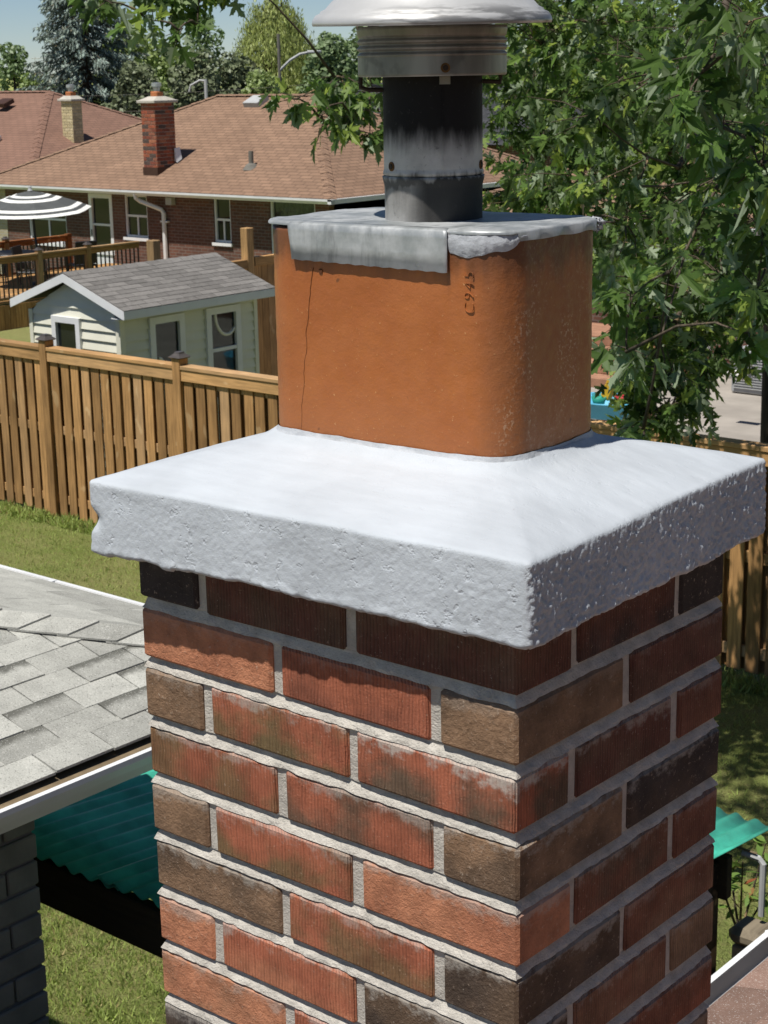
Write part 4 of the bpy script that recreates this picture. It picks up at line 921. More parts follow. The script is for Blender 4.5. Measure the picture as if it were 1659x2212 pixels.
# ================================================================== HOUSES BEHIND
def hip_roof(parent, x0, x1, y0, y1, ze, zr, mat, name='roof'):
    h = (y1 - y0) / 2; ra, rb_ = (x0 + h, (y0 + y1) / 2, zr), (x1 - h, (y0 + y1) / 2, zr); s = MB()
    s.add([(x0, y0, ze), (x1, y0, ze), rb_, ra], [(0, 1, 2, 3)]); s.add([(x1, y0, ze), (x1, y1, ze), rb_], [(0, 1, 2)])
    s.add([(x1, y1, ze), (x0, y1, ze), ra, rb_], [(0, 1, 2, 3)]); s.add([(x0, y1, ze), (x0, y0, ze), ra], [(0, 1, 2)])
    s.add([(x0, y0, ze - .02), (x1, y0, ze - .02), (x1, y1, ze - .02), (x0, y1, ze - .02)], [(3, 2, 1, 0)])
    me = s.mesh(name, mat); ul = me.uv_layers.new(name='UVMap'); k_ = math.hypot(h, zr - ze) / h
    for pl in me.polygons:
        n_ = pl.normal
        for li in pl.loop_indices:
            c_ = me.vertices[me.loops[li].vertex_index].co
            ul.data[li].uv = (c_.x, (c_.y - y0) * k_) if abs(n_.y) > abs(n_.x) else (c_.y, c_.x * k_)
    o = put(name, me, parent)
    # ridge and hip capping
    capm = MB()
    for a, b_ in (((x0, y0, ze), ra), ((x1, y0, ze), rb_), ((x1, y1, ze), rb_), ((x0, y1, ze), ra), (ra, rb_)):
        a, b_ = Vector(a), Vector(b_); d_ = (b_ - a).normalized(); sv = d_.cross(Vector((0, 0, 1))).normalized() * .13; n_ = max(2, int((b_ - a).length / .35))
        for i in range(n_):
            p_, q_ = a.lerp(b_, i / n_), a.lerp(b_, (i + 1.1) / n_); dn = Vector((0, 0, .035)); up_ = Vector((0, 0, .028)); u2 = Vector((0, 0, .012))
            capm.add([(p_ - sv - dn + up_)[:], (p_ + up_)[:], (p_ + sv - dn + up_)[:], (q_ - sv - dn + u2)[:], (q_ + u2)[:], (q_ + sv - dn + u2)[:]], [(0, 1, 4, 3), (1, 2, 5, 4), (0, 2, 1)])
    capm.build('roof_cap', mat, o, uv=lambda p: (p.x * .9, p.y * 1.1)); return o
def wall_holes(y, x0, x1, z0, z1, holes, parent, mat, depth=.14):
    xs_ = sorted({x0, x1, *[h[0] for h in holes], *[h[1] for h in holes]}); zs_ = sorted({z0, z1, *[h[2] for h in holes], *[h[3] for h in holes]}); s = MB()
    for i in range(len(xs_) - 1):
        for j in range(len(zs_) - 1):
            cx_, cz_ = (xs_[i] + xs_[i + 1]) / 2, (zs_[j] + zs_[j + 1]) / 2
            if any(h[0] < cx_ < h[1] and h[2] < cz_ < h[3] for h in holes): continue
            s.add([(xs_[i], y, zs_[j]), (xs_[i + 1], y, zs_[j]), (xs_[i + 1], y, zs_[j + 1]), (xs_[i], y, zs_[j + 1])], [(0, 1, 2, 3)])
    for h in holes:
        a, b_, c_, d_ = h; s.add([(a, y, c_), (b_, y, c_), (b_, y, d_), (a, y, d_), (a, y + depth, c_), (b_, y + depth, c_), (b_, y + depth, d_), (a, y + depth, d_)], [(0, 4, 5, 1), (1, 5, 6, 2), (2, 6, 7, 3), (3, 7, 4, 0)])
    return s.build('wall', mat, parent, uv=lambda p: (p.x + (p.y - y), p.z))
H1Y, H1G, H1E = 25.5, 25.1, 1.9
h1 = thing('brown_bungalow', 'brown brick bungalow with brown hip roof and white gutter behind the shed', 'house', (-28.7, 29.5, -.4))
win = [(-33.05, -31.62, 0.50, 1.42), (-29.50, -28.72, 0.78, 1.76), (-26.55, -26.02, 0.80, 1.80), (-24.82, -23.50, 0.30, 1.80)]
door = (-30.75, -29.95, -.06, 1.80)
wall_holes(H1Y, -34.3, -23.1, -.5, H1E - .03, win + [door], h1, 'house_brick')
MB().box(-34.3, -23.1, H1Y + .15, 33.5, -.5, H1E - .05).build('interior_block', 'dark_inside', h1)
for xx in (-34.3, -23.1):
    MB().add([(xx, H1Y, -.5), (xx, 33.55, -.5), (xx, 33.55, H1E - .03), (xx, H1Y, H1E - .03)], [(0, 1, 2, 3)]).build('wall', 'house_brick', h1, uv=lambda p: (p.y, p.z))
MB().box(-34.32, -33.88, H1Y - .02, H1Y + .1, -.4, H1E - .03).build('wall_pier', 'pale_brick', h1, uv=lambda p: (p.x, p.z))
for i, (a, b_, c_, d_) in enumerate(win):
    wy = H1Y + .07; mz = c_ + (d_ - c_) * (.5 if i in (1, 2) else .62)
    wo = frame_x(wy, a + .05, b_ - .05, c_ + .05, d_ - .05, .05, h1, mid=mz if i < 3 else 0.75, midx=(a + b_) / 2 if i < 3 else None, d=.04, pane='glass_dark' if i < 3 else 'clear_pane')
    MB().box(a - .04, b_ + .04, H1Y - .05, H1Y + .05, c_ - .07, c_ - .002).build('sill', 'white_trim', wo)
    if i == 3:
        s = MB(); n_ = 60
        for j in (0, 1):
            for k in range(n_ + 1): s.v.append((a + (b_ - a) * k / n_, H1Y + .125 + .015 * math.sin(k * 1.1), c_ if j == 0 else d_))
        for k in range(n_): s.f.append((k, k + 1, n_ + 2 + k, n_ + 1 + k))
        s.build('curtain', 'curtain', wo, smooth=True)
a, b_, c_, d_ = door
do = frame_x(H1Y + .04, a + .1, b_ - .07, 0.42, d_ - .16, .10, h1, mid=1.02, d=.05, name='door')
MB().box(a + .03, b_ - .03, H1Y + .02, H1Y + .06, c_, 0.32).build('kick_panel', 'white_trim', do); MB().box(a + .06, a + .075, H1Y - .03, H1Y - .008, .75, .9).build('handle', 'black_metal', do)
roof1 = hip_roof(h1, -34.7, -22.7, 25.1, 33.9, H1E, 3.9, 'brown_shingles')
def gutter_line(parent, x0, x1, y, z):
    g_ = MB().prism([(x0, y + .02, z - .005), (x0, y + .02, z - .10), (x0, y - .06, z - .10), (x0, y - .10, z - .04), (x0, y - .10, z + .005), (x0, y - .085, z + .005), (x0, y - .08, z - .03)], (x1 - x0, 0, 0)).build('gutter', 'gutter_white', parent); return g_
gutter_line(h1, -34.8, -22.6, 25.1, H1E - .005)
MB().box(-22.7, -22.6, 25.0, 33.9, H1E - .10, H1E - .005).build('gutter', 'gutter_white', h1)
MB().box(-34.7, -22.7, 25.1, 25.5, H1E - .06, H1E - .05).build('soffit', 'white_trim', h1); MB().box(-23.1, -22.68, 25.5, 33.9, H1E - .06, H1E - .05).build('soffit', 'white_trim', h1)
MB().tube([(-28.62, 25.06, 1.83), (-28.62, 25.10, 1.72), (-28.58, 25.16, 1.66), (-28.15, 25.42, 1.46), (-28.10, 25.44, 1.38), (-28.10, 25.44, -.3)], .052, 8).build('downspout', 'gutter_white', h1)
MB().bbox(-28.22, -27.98, 25.42, 25.50, 1.17, 1.21, .005).build('downspout_strap', 'gutter_white', h1)
MB().bbox(-27.95, -27.75, 25.36, 25.50, 1.58, 1.75, .01).build('wall_lamp', 'lamp_grey', h1)
tag(MB().bbox(-28.82, -28.32, 28.86, 29.28, 3.66, 3.80, .01).rot(R(24), 'X', (-28.6, 29.0, 3.7)).build('roof_vent', 'lamp_grey'), 'flat pale roof vent box near the bungalow ridge', 'roof vent')
MB().box(-28.95, -28.25, 28.70, 28.84, 3.55, 3.565).rot(R(24), 'X', (-28.6, 28.8, 3.56)).build('vent_flashing', 'lamp_grey', bpy.data.objects['roof_vent'])
vp_ = thing('plumbing_vent', 'thin dark plumbing vent pipe on the bungalow roof slope', 'vent', (-26.06, 26.25, 2.4))
MB().lathe([(.001, .0), (.055, 0), (.055, .36), (.04, .36), (.04, .2)], (-26.06, 26.25, 2.40), 14).build('pipe', 'pole_grey', vp_)
MB().lathe([(.2, -.05), (.12, .06), (.06, .1)], (-26.06, 26.25, 2.40), 14).build('boot', 'pole_grey', vp_)

def brick_stack(name, label, x0, x1, y0, y1, z0, z1, cols, mort, crown_z, band=None, lower='flashing_brown'):
    t = thing(name, label, 'chimney', ((x0 + x1) / 2, (y0 + y1) / 2, z0))
    MB().box(x0 + .008, x1 - .008, y0 + .008, y1 - .008, z0 - .6, z1).build('mortar', mort, t)
    pit = .081; n_ = int((z1 - z0) / pit); meshes = {}
    for k in range(n_):
        z = z1 - (k + 1) * pit + .012
        for face in ('f', 'r'):
            L = (x1 - x0) if face == 'f' else (y1 - y0); s_ = 0; first = .105 if (k % 2) ^ (face == 'r') else .215; pos = 0.0; i = 0
            while pos < L - .02:
                ln = min(first if i == 0 else .215, L - pos); i += 1
                key = (face, round(ln, 3))
                if ln > .03:
                    if key not in meshes:
                        bb_ = (-ln / 2 + .005, ln / 2 - .005, -.02, .02) if face == 'f' else (-.02, .02, -ln / 2 + .005, ln / 2 - .005)
                        meshes[key] = MB().bbox(*bb_, -.0345, .0345, .004).mesh('brick', 'stack_brick')
                    loc = (x0 + pos + ln / 2, y0 + .0185, z + .0345) if face == 'f' else (x1 - .0185, y0 + pos + ln / 2, z + .0345)
                    o_ = put('brick', meshes[key], t, loc); o_.color = (*random.choice(cols), 1)
                pos += ln
    cr_ = MB().bbox(x0 - .07, x1 + .07, y0 - .07, y1 + .07, z1 + .002, z1 + .07, .012); xm, ym = (x0 + x1) / 2, (y0 + y1) / 2
    cr_.add([(x0 - .03, y0 - .03, z1 + .07), (x1 + .03, y0 - .03, z1 + .07), (x1 + .03, y1 + .03, z1 + .07), (x0 - .03, y1 + .03, z1 + .07), (xm - .14, ym - .14, z1 + .15), (xm + .14, ym - .14, z1 + .15), (xm + .14, ym + .14, z1 + .15), (xm - .14, ym + .14, z1 + .15)], [(4, 5, 6, 7), (0, 1, 5, 4), (1, 2, 6, 5), (2, 3, 7, 6), (3, 0, 4, 7)])
    cr_.build('crown', 'concrete', t)
    MB().bbox(xm - .11, xm + .11, ym - .11, ym + .11, z1 + .12, z1 + .26, .02).build('flue_tile', 'clay_orange', t)
    MB().lathe([(.07, 0), (.07, .07), (.10, .08), (.10, .085), (.075, .09), (.075, .11), (.115, .115), (.115, .19), (.10, .195), (.01, .20)], (xm, ym, z1 + .255), 18).build('metal_cap', 'galvanised', t)
    if lower:
        MB().box(x0 - .015, x1 + .015, y0 - .015, y1 + .015, z0 - .5, z0 + .17).build('flashing', lower, t)
    return t
b = NB('stack_brick'); oi = b.n('ObjectInfo'); f_ = b.noise(b.coord('Object', (1, 1, 1), 20.0), 30.0, 3); b.done(b.scale(oi.outputs['Color'], b.ramp(f_, .3, .7, .75, 1.2)), .9, .2)
simple('pale_mortar', (0.40, 0.36, 0.28), .95); simple('red_mortar', (0.42, 0.36, 0.30), .95)
brick_stack('red_brick_chimney', 'slim red brick chimney with metal cap on the brown bungalow roof', -29.03, -28.57, 25.75, 26.36, 2.20, 3.80,
            [(.34, .10, .055), (.30, .085, .05), (.27, .11, .07), (.38, .15, .085), (.10, .07, .06), (.22, .075, .05), (.31, .10, .055)], 'red_mortar', 0)
tag(MB().hexa([(-28.53, 26.26, 2.50), (-28.45, 26.26, 2.46), (-28.45, 26.42, 2.54), (-28.53, 26.42, 2.58), (-28.53, 26.26, 2.78), (-28.51, 26.26, 2.78), (-28.51, 26.42, 2.80), (-28.53, 26.42, 2.80)]).build('flashing_strip', 'white_trim'), 'bright metal flashing strip at the foot of the red chimney', 'flashing')

# second bungalow further left
h2 = thing('rust_roof_bungalow', 'bungalow with rusty brown hip roof at the far left behind the first', 'house', (-46, 32, -.4))
MB().box(-55.5, -36.3, 28.1, 35.9, -.4, 1.95).build('wall', 'house_brick', h2, uv=lambda p: (p.x + p.y, p.z))
hip_roof(h2, -56.0, -35.5, 27.6, 36.4, 2.0, 3.99, 'rust_shingles')
for fx0 in (-50, -44, -40): frame_x(28.08, fx0, fx0 + 1.2, .8, 1.7, .06, h2, d=.04)
brick_stack('pale_brick_chimney', 'pale cream brick chimney with orange flue on the rust roof', -37.30, -36.85, 30.25, 30.62, 1.9, 3.74,
            [(.56, .47, .27), (.60, .50, .30), (.50, .42, .25), (.62, .53, .33)], 'pale_mortar', 0, lower=None)
tag(MB().bbox(-40.9, -40.4, 30.7, 31.1, 3.62, 3.76, .02).rot(R(22), 'X', (-40.6, 30.9, 3.66)).build('ridge_vent', 'flashing_brown'), 'brown box vent near the ridge of the rust roof', 'roof vent')
tag(MB().bbox(-38.95, -38.65, 28.95, 29.2, 2.68, 2.86, .05).build('metal_vent', 'galvanised'), 'shiny metal hood vent on the rust roof', 'roof vent')

# house at the right behind the maple, and far roofs
h3 = thing('right_bungalow', 'brown brick bungalow with brown roof half hidden behind the maple', 'house', (-11, 27, -.4))
MB().box(-17.3, -2, 23.0, 31.0, -.4, 1.97).build('wall', 'house_brick', h3, uv=lambda p: (p.x + p.y, p.z))
hip_roof(h3, -18.2, -1.2, 22.6, 31.4, 2.0, 3.72, 'brown_shingles'); gutter_line(h3, -18.2, -1.2, 22.6, 2.0)
frame_x(22.98, -9.0, -7.6, .5, 1.6, .07, h3, d=.04); frame_x(22.98, -13.6, -12.7, -.3, 1.6, .07, h3, d=.04, name='door')
st = thing('patio_steps', 'brown brick steps up to the house beyond the fence', 'steps', (-14, 21.6, -.4))
for k in range(4): MB().bbox(-15.6, -12.9, 20.75 + k * .34, 22.9, -.38 + k * .16 if k == 0 else -.38 + k * .16 - .0, -.38 + (k + 1) * .16, .012).build('step', 'step_brick', st)
MB().bbox(-12.88, -12.6, 20.7, 22.9, -.38, -.05, .015).build('side_wall', 'step_brick', st)
h4 = thing('dark_roof_house', 'house with charcoal roof rising behind the bungalow ridge', 'house', (-36, 45, -.4))
MB().box(-41.5, -30, 41, 49, -.4, 2.2).build('wall', 'house_brick', h4, uv=lambda p: (p.x + p.y, p.z)); hip_roof(h4, -42.0, -29.5, 40.5, 49.5, 2.2, 4.08, 'dark_shingles')
tag(MB().bbox(-37.3, -36.8, 43.6, 44.0, 3.82, 3.95, .02).build('attic_vent', 'black_metal'), 'small black vent on the charcoal roof', 'roof vent')
h5 = thing('shaded_brick_house', 'dark brick house with grey roof in the shade of the blue spruce', 'house', (-41, 40, -.4))
MB().box(-45, -38, 38.6, 46, -.4, 2.6).build('wall', 'house_brick', h5, uv=lambda p: (p.x + p.y, p.z)); hip_roof(h5, -45.4, -37.6, 38.2, 46.4, 2.6, 3.6, 'dark_shingles')
h6 = thing('orange_tile_house', 'distant house with an orange roof glimpsed right of the vent collar', 'house', (-46, 68, -.4))
MB().box(-48.1, -46.5, 66, 72, -.4, 4.62).build('wall', 'pale_brick', h6, uv=lambda p: (p.x + p.y, p.z))
MB().add([(-48.4, 65.5, 4.6), (-46.2, 65.5, 4.6), (-46.2, 69, 5.6), (-48.4, 69, 5.6), (-46.2, 72.5, 4.6), (-48.4, 72.5, 4.6)], [(0, 1, 2, 3), (3, 2, 4, 5)]).build('roof', 'orange_tiles', h6, uv=lambda p: (p.x, p.y))

# ------------------------------------------------------------------ deck, railings, furniture, umbrella
dk = thing('raised_deck', 'raised timber deck behind the bungalow with black baluster railings', 'deck', (-27, 21.5, -.4))
DZ = 0.15; DX0, DX1, DY0, DY1 = -29.9, -26.5, 17.5, 25.4
x = DX0 - .05
dm = MB().bbox(-.068, .068, -(DY1 - DY0) / 2, (DY1 - DY0) / 2, -.019, .019, .003).mesh('deck_board', 'deck_wood_y')
while x < DX1 + .05: put('deck_board', dm, dk, (x, (DY0 + DY1) / 2, DZ - .02)); x += .142
sk = MB().bbox(-.009, .009, -.066, .066, -.5, .5, .003).mesh('skirt_board', 'fence_wood'); y = DY0
while y < DY1: put('skirt_board', sk, dk, (DX1 + .08, y, DZ - .56)); y += .139
bal = MB().box(-.012, .012, -.012, .012, 0, .74).mesh('baluster', 'black_metal')
def railing(x, y0, y1, py, mat, RH, caps=True):
    MB().bbox(x - .06, x + .06, y0, y1, DZ + RH - .04, DZ + RH, .004).build('top_rail', mat, dk); MB().bbox(x - .022, x + .022, y0, y1, DZ + RH - .14, DZ + RH - .05, .004).build('top_rail', mat, dk)
    MB().bbox(x - .022, x + .022, y0, y1, DZ + .02, DZ + .07, .004).build('bottom_rail', mat, dk)
    for q_ in py:
        pp = MB().bbox(x - .055, x + .055, q_ - .055, q_ + .055, DZ - .02, DZ + RH + .04, .004).build('post', 'deck_wood', dk)
        if caps: post_cap(pp, x, q_, DZ + RH + .041, .06)
    y = y0 + .06
    while y < y1: put('baluster', bal, dk, (x, y, DZ + .02)); y += .115
railing(DX1, 17.6, 23.2, (19.2, 20.53, 21.80), 'deck_wood_y', .88); railing(DX0, 20.0, 24.05, (21.0, 22.34), 'stained_wood_y', .78)
MB().bbox(DX0 - .06, DX0 + .06, 24.05, 24.17, DZ - .02, DZ + .80, .004).build('post', 'stained_wood_y', dk)
um = thing('patio_umbrella', 'dark grey patio umbrella with white stripes over the deck', 'umbrella', (-28.2, 21.9, DZ))
UX, UY, UZ = -28.40, 21.93, 2.10; NS = 8; ru = 1.27
def canopy(r0, r1, mat):
    s = MB()
    for r_ in (r0, (r0 + r1) / 2, r1):
        for k in range(NS * 4):
            a = 2 * math.pi * k / (NS * 4) + .2; kk = (k % 4) / 4; sc_ = math.cos(math.pi / NS) / math.cos(((k % 4) / 4 - .5) * 2 * math.pi / NS)
            t = r_ / ru; sag = .015 * math.sin(math.pi * kk) * t
            s.v.append((UX + r_ * sc_ * math.cos(a), UY + r_ * sc_ * math.sin(a), UZ - .40 * (.55 * t + .45 * t * t) - sag))
    n_ = NS * 4
    for j in range(2):
        for k in range(n_): s.f.append((j * n_ + k, (j + 1) * n_ + k, (j + 1) * n_ + (k + 1) % n_, j * n_ + (k + 1) % n_))
    s.rot(R(4), Vector((.74, .63, 0)), (UX, UY, UZ)); return s.build('canopy_panel', mat, um)
bands = [(.02, .20, 'umbrella_grey'), (.20, .34, 'umbrella_grey'), (.34, .44, 'umbrella_white'), (.44, .54, 'umbrella_grey'), (.54, .66, 'umbrella_white'), (.66, .98, 'umbrella_grey'), (.98, 1.08, 'umbrella_white'), (1.08, 1.17, 'umbrella_grey'), (1.17, 1.27, 'umbrella_white')]
for a, b_, m_ in bands: canopy(a, b_, m_)
MB().tube([(UX + .25, UY - .05, DZ), (UX + .06, UY, 1.2), (UX, UY, UZ + .05)], .025, 8).build('pole', 'black_metal', um)
MB().lathe([(.0, .10), (.03, .09), (.035, .05), (.06, .0)], (UX, UY, UZ), 10).build('finial', 'lamp_grey', um)
MB().lathe([(.001, .06), (.2, .05), (.24, .0)], (UX + .25, UY - .05, DZ), 16).build('base', 'black_metal', um)
def chair(name, x, y, rz, label, cush=False):
    t = thing(name, label, 'chair', (x, y, DZ), 'chairs on the deck'); m_ = Matrix.Translation((x, y, DZ)) @ Matrix.Rotation(rz, 4, 'Z')
    def bld(nm, mb, mat): mb.v = [(m_ @ Vector(q_))[:] for q_ in mb.v]; return mb.build(nm, mat, t)
    bld('seat', MB().bbox(-.24, .24, -.24, .24, .40, .44, .01), 'black_metal' if not cush else 'cushion')
    bld('backrest', MB().bbox(-.24, .24, .22, .26, .46, .95, .012).rot(R(-10), 'X', (0, .24, .44)), 'black_metal' if not cush else 'cushion')
    for sx in (-.22, .22):
        for sy in (-.2, .22): bld('leg', MB().tube([(sx, sy, .41), (sx * 1.1, sy * 1.15, 0)], .014, 6), 'black_metal')
        bld('armrest', MB().tube([(sx * 1.1, -.22, .02), (sx * 1.1, -.22, .62), (sx * 1.1, .1, .64), (sx, .25, .62)], .014, 6), 'black_metal')
chair('deck_chair', -28.0, 19.7, R(200), 'black metal chair at the near end of the deck'); chair('deck_chair', -27.2, 20.9, R(120), 'black metal chair just left of the railing post')
chair('deck_chair', -27.3, 22.3, R(250), 'black metal chair nearest the white door'); chair('deck_chair', -29.2, 20.9, R(30), 'chair with tan cushion under the umbrella', True)
tb_ = thing('deck_table', 'dark round table under the striped umbrella', 'table', (-27.6, 21.3, DZ))
MB().lathe([(.001, .70), (.55, .70), (.56, .715), (.55, .73), (.001, .73)], (-28.25, 21.2, DZ), 24).build('table_top', 'black_metal', tb_)
for k in range(4): a = k * 1.57 + .5; MB().tube([(-28.25 + .4 * math.cos(a), 21.2 + .4 * math.sin(a), DZ), (-28.25 + .3 * math.cos(a), 21.2 + .3 * math.sin(a), DZ + .70)], .016, 6).build('leg', 'black_metal', tb_)

# ------------------------------------------------------------------ toys and patio things at the right
wt = thing('water_table', 'blue and orange toy water table on the patio beyond the fence', 'toy table', (-11.12, 17.54, -.38))
TX, TY, TZ = -11.12, 17.54, 0.0
s = MB(); prf = [(.36, .0), (.385, .02), (.40, .19), (.42, .20), (.42, .215), (.385, .215), (.36, .06), (.02, .05)]
s.lathe(prf, (TX, TY, TZ), 28); s.v = [(TX + (x_ - TX) * 1.25, y_, z_) for x_, y_, z_ in s.v]; s.build('basin', 'blue_plastic', wt, smooth=True)
for k in range(4):
    a = .7 + k * 1.57; MB().lathe([(.075, 0), (.085, .1), (.06, .3), (.075, .42)], (TX + .33 * math.cos(a), TY + .26 * math.sin(a), -.38), 12).build('leg', 'orange_plastic', wt, smooth=True)
MB().bbox(TX - .1, TX + .06, TY - .06, TY + .02, TZ + .2, TZ + .5, .03).rot(R(25), 'Y', (TX, TY, TZ + .2)).build('water_wheel', 'yellow_plastic', wt)
for nm, lab, mat, dx, dy, sz in (('toy_bucket', 'red toy bucket in the blue water table', 'red_plastic', .2, .05, .12), ('toy_boat', 'green toy boat in the blue water table', 'green_plastic', -.05, -.12, .1), ('toy_shovel', 'teal toy shovel in the blue water table', 'teal_toy', -.2, .1, .09)):
    tag(MB().lathe([(.001, 0), (sz * .7, 0), (sz, sz * 1.1), (sz * .85, sz * 1.1), (sz * .6, sz * .3), (.001, sz * .25)], (TX + dx, TY + dy, TZ + .14), 12).build(nm, mat, smooth=True), lab, 'toy', 'toys in the water table')
tag(MB().lathe([(.12, 0), (.13, .02), (.10, .16), (.0, .20)], (-12.2, 17.6, .35), 14).build('white_ball_lamp', 'umbrella_white', smooth=True), 'white dome shape beside the orange flue edge left of the toy table', 'dome')
bag = MB().lathe([(.01, .26), (.16, .24), (.30, .12), (.34, .0)], (-9.6, 16.9, -.38), 14); bag.v = [(x_ + .05 * fbm((x_ * 7, y_ * 7, z_ * 7)), y_, z_) for x_, y_, z_ in bag.v]
tag(bag.build('navy_bag', 'navy_cloth', smooth=True), 'crumpled navy cloth heap on the patio right of the toy table', 'bag')
tag(MB().bbox(-11.9, -11.3, 18.6, 19.1, -.38, .12, .02).build('wooden_planter', 'step_brick'), 'square brown planter on the patio behind the toy table', 'planter')
ac = thing('air_conditioner', 'grey louvred air conditioning unit against the right house', 'air conditioner', (-11.0, 21.9, -.38))
MB().bbox(-11.48, -10.72, 21.55, 22.25, -.36, .30, .02).build('cabinet', 'unit_grey', ac)
lv = MB().box(-.33, .33, -.008, .008, -.006, .006).mesh('louvre', 'lamp_grey')
for k in range(14): put('louvre', lv, ac, (-11.10, 21.535, -.28 + k * .04))
for k in range(14): put('louvre', lv, ac, (-10.705, 21.9, -.28 + k * .04), (0, 0, R(90)))
tag(MB().lathe([(.05, -.17), (.07, -.17), (.075, .17), (.05, .17), (.05, -.17)], (0, 0, 0), 16).rot(R(90), 'Y', (0, 0, 0)).build('rolled_mat', 'hose_white', smooth=True), 'cream rolled tube left of the air conditioner', 'tube').location = (-10.2, 19.4, .35)
fb = thing('flower_basket', 'pink flowers in a hanging basket by the steps', 'flowers', (-14.6, 21.3, .2))
s = MB()
for k in range(60):
    c_ = Vector((-14.35, 21.3, .42)) + Vector((random.gauss(0, .09), random.gauss(0, .09), random.gauss(0, .07))); s.add([(c_ + Vector((random.uniform(-1, 1), random.uniform(-1, 1), random.uniform(-1, 1))) * .04)[:] for _ in range(3)], [(0, 1, 2)])
s.build('blossoms', 'pink_flower', fb); MB().lathe([(.001, 0), (.1, 0), (.16, .16), (.13, .16)], (-14.35, 21.3, .18), 12).build('pot', 'step_brick', fb)
#@@PART3
# ================================================================== VEGETATION
import numpy as np
rng = np.random.default_rng(11)
leaf_mat('maple_leaf', (0.088, 0.152, 0.034), (0.36, 0.44, 0.29), 0.6, 0.46, (0.30, 0.38, 0.07))
leaf_mat('spruce_needles', (0.20, 0.255, 0.22), (0.17, 0.22, 0.19), 0.5, 0.08, (0.20, 0.15, 0.07))
leaf_mat('tree_leaf_a', (0.26, 0.34, 0.10), (0.25, 0.32, 0.12), 0.5, 0.25, (0.16, 0.20, 0.05))
leaf_mat('tree_leaf_b', (0.175, 0.25, 0.10), (0.18, 0.25, 0.12), 0.5, 0.2, (0.10, 0.14, 0.06))
leaf_mat('cedar_leaf', (0.175, 0.21, 0.12), (0.16, 0.19, 0.10), 0.5, 0.12, (0.12, 0.13, 0.07))
leaf_mat('willow_leaf', (0.34, 0.39, 0.13), (0.32, 0.37, 0.14), 0.4, 0.3, (0.28, 0.30, 0.08))
leaf_mat('shrub_leaf', (0.12, 0.20, 0.04), (0.14, 0.2, 0.07), 0.4, 0.25, (0.25, 0.08, 0.03))
leaf_mat('grass_blade', (0.30, 0.375, 0.10), (0.30, 0.375, 0.11), 0.5, 0.3, (0.42, 0.35, 0.16), 0.7)

HALF = [(0, .0), (.09, -.05), (.22, .0), (.36, .04), (.27, .13), (.15, .20), (.28, .25), (.40, .36), (.58, .50), (.44, .50), (.36, .56), (.30, .50), (.20, .48), (.105, .40), (.12, .52), (.14, .60), (.25, .74), (.15, .72), (.13, .82), (.06, .84), (0, 1.0)]
def leaf_template(fold=0.25, droop=0.25, curl=0.0):
    vs, fs = [], []
    for sgn in (1, -1):
        o_ = len(vs)
        for x_, y_ in HALF: vs.append((sgn * x_, y_, fold * abs(x_) - droop * y_ * y_ - curl * x_ * x_))
        idx = list(range(o_, o_ + len(HALF))); fs.append(tuple(idx if sgn > 0 else idx[::-1]))
    vs += [(-.012, -.45, -.0), (.012, -.45, -.0), (.010, .0, 0.002), (-.010, .0, 0.002)]; k = len(vs); fs.append((k - 4, k - 3, k - 2, k - 1))
    return np.array(vs), fs
QUAD = (np.array([(-.5, 0, 0), (0, .35, .08), (.5, 0, 0), (0, -.35, .08)]), [(0, 1, 2), (0, 2, 3)])
def frames(d, n):
    d = d / np.linalg.norm(d, axis=1, keepdims=True); x_ = np.cross(d, n); x_ /= np.maximum(np.linalg.norm(x_, axis=1, keepdims=True), 1e-6); z_ = np.cross(x_, d)
    return np.stack([x_, d, z_], 2)        # columns: x, y(tip), z(normal)
def scatter(name, tmpls, pos, fr, size, mat, parent=None, tint=None, stuff=False):
    """one mesh made of many small leaf faces"""
    pos, size = np.asarray(pos, float), np.asarray(size, float); N = len(pos); tint = rng.random(N) if tint is None else tint
    pick = rng.integers(0, len(tmpls), N); V, LV, LT, TI = [], [], [], []; off = 0
    for t, (tv, tf) in enumerate(tmpls):
        m_ = np.where(pick == t)[0]
        if not len(m_): continue
        P_ = np.einsum('nij,vj->nvi', fr[m_], tv) * size[m_, None, None] + pos[m_, None, :]
        V.append(P_.reshape(-1, 3)); nv = len(tv); flat = np.concatenate([np.array(f_) for f_ in tf]); cnt = np.array([len(f_) for f_ in tf])
        LV.append((flat[None, :] + off + nv * np.arange(len(m_))[:, None]).ravel()); LT.append(np.tile(cnt, len(m_))); TI.append(np.repeat(tint[m_], nv)); off += nv * len(m_)
    V = np.concatenate(V); LV = np.concatenate(LV).astype(np.int32); LT = np.concatenate(LT).astype(np.int32); TI = np.concatenate(TI).astype(np.float32)
    me = bpy.data.meshes.new(name); me.vertices.add(len(V)); me.vertices.foreach_set('co', V.astype(np.float32).ravel())
    me.loops.add(len(LV)); me.loops.foreach_set('vertex_index', LV); me.polygons.add(len(LT))
    st_ = np.concatenate([[0], np.cumsum(LT)[:-1]]).astype(np.int32); me.polygons.foreach_set('loop_start', st_)
    try: me.polygons.foreach_set('loop_total', LT)
    except Exception: pass
    me.update(calc_edges=True); me.validate()
    at = me.attributes.new('tint', 'FLOAT', 'POINT'); at.data.foreach_set('value', TI); me.materials.append(MATS[mat] if mat in MATS else bpy.data.materials[mat])
    o = put(name, me, parent)
    if stuff: o['kind'] = 'stuff'
    return o
for m_ in bpy.data.materials: MATS.setdefault(m_.name, m_)

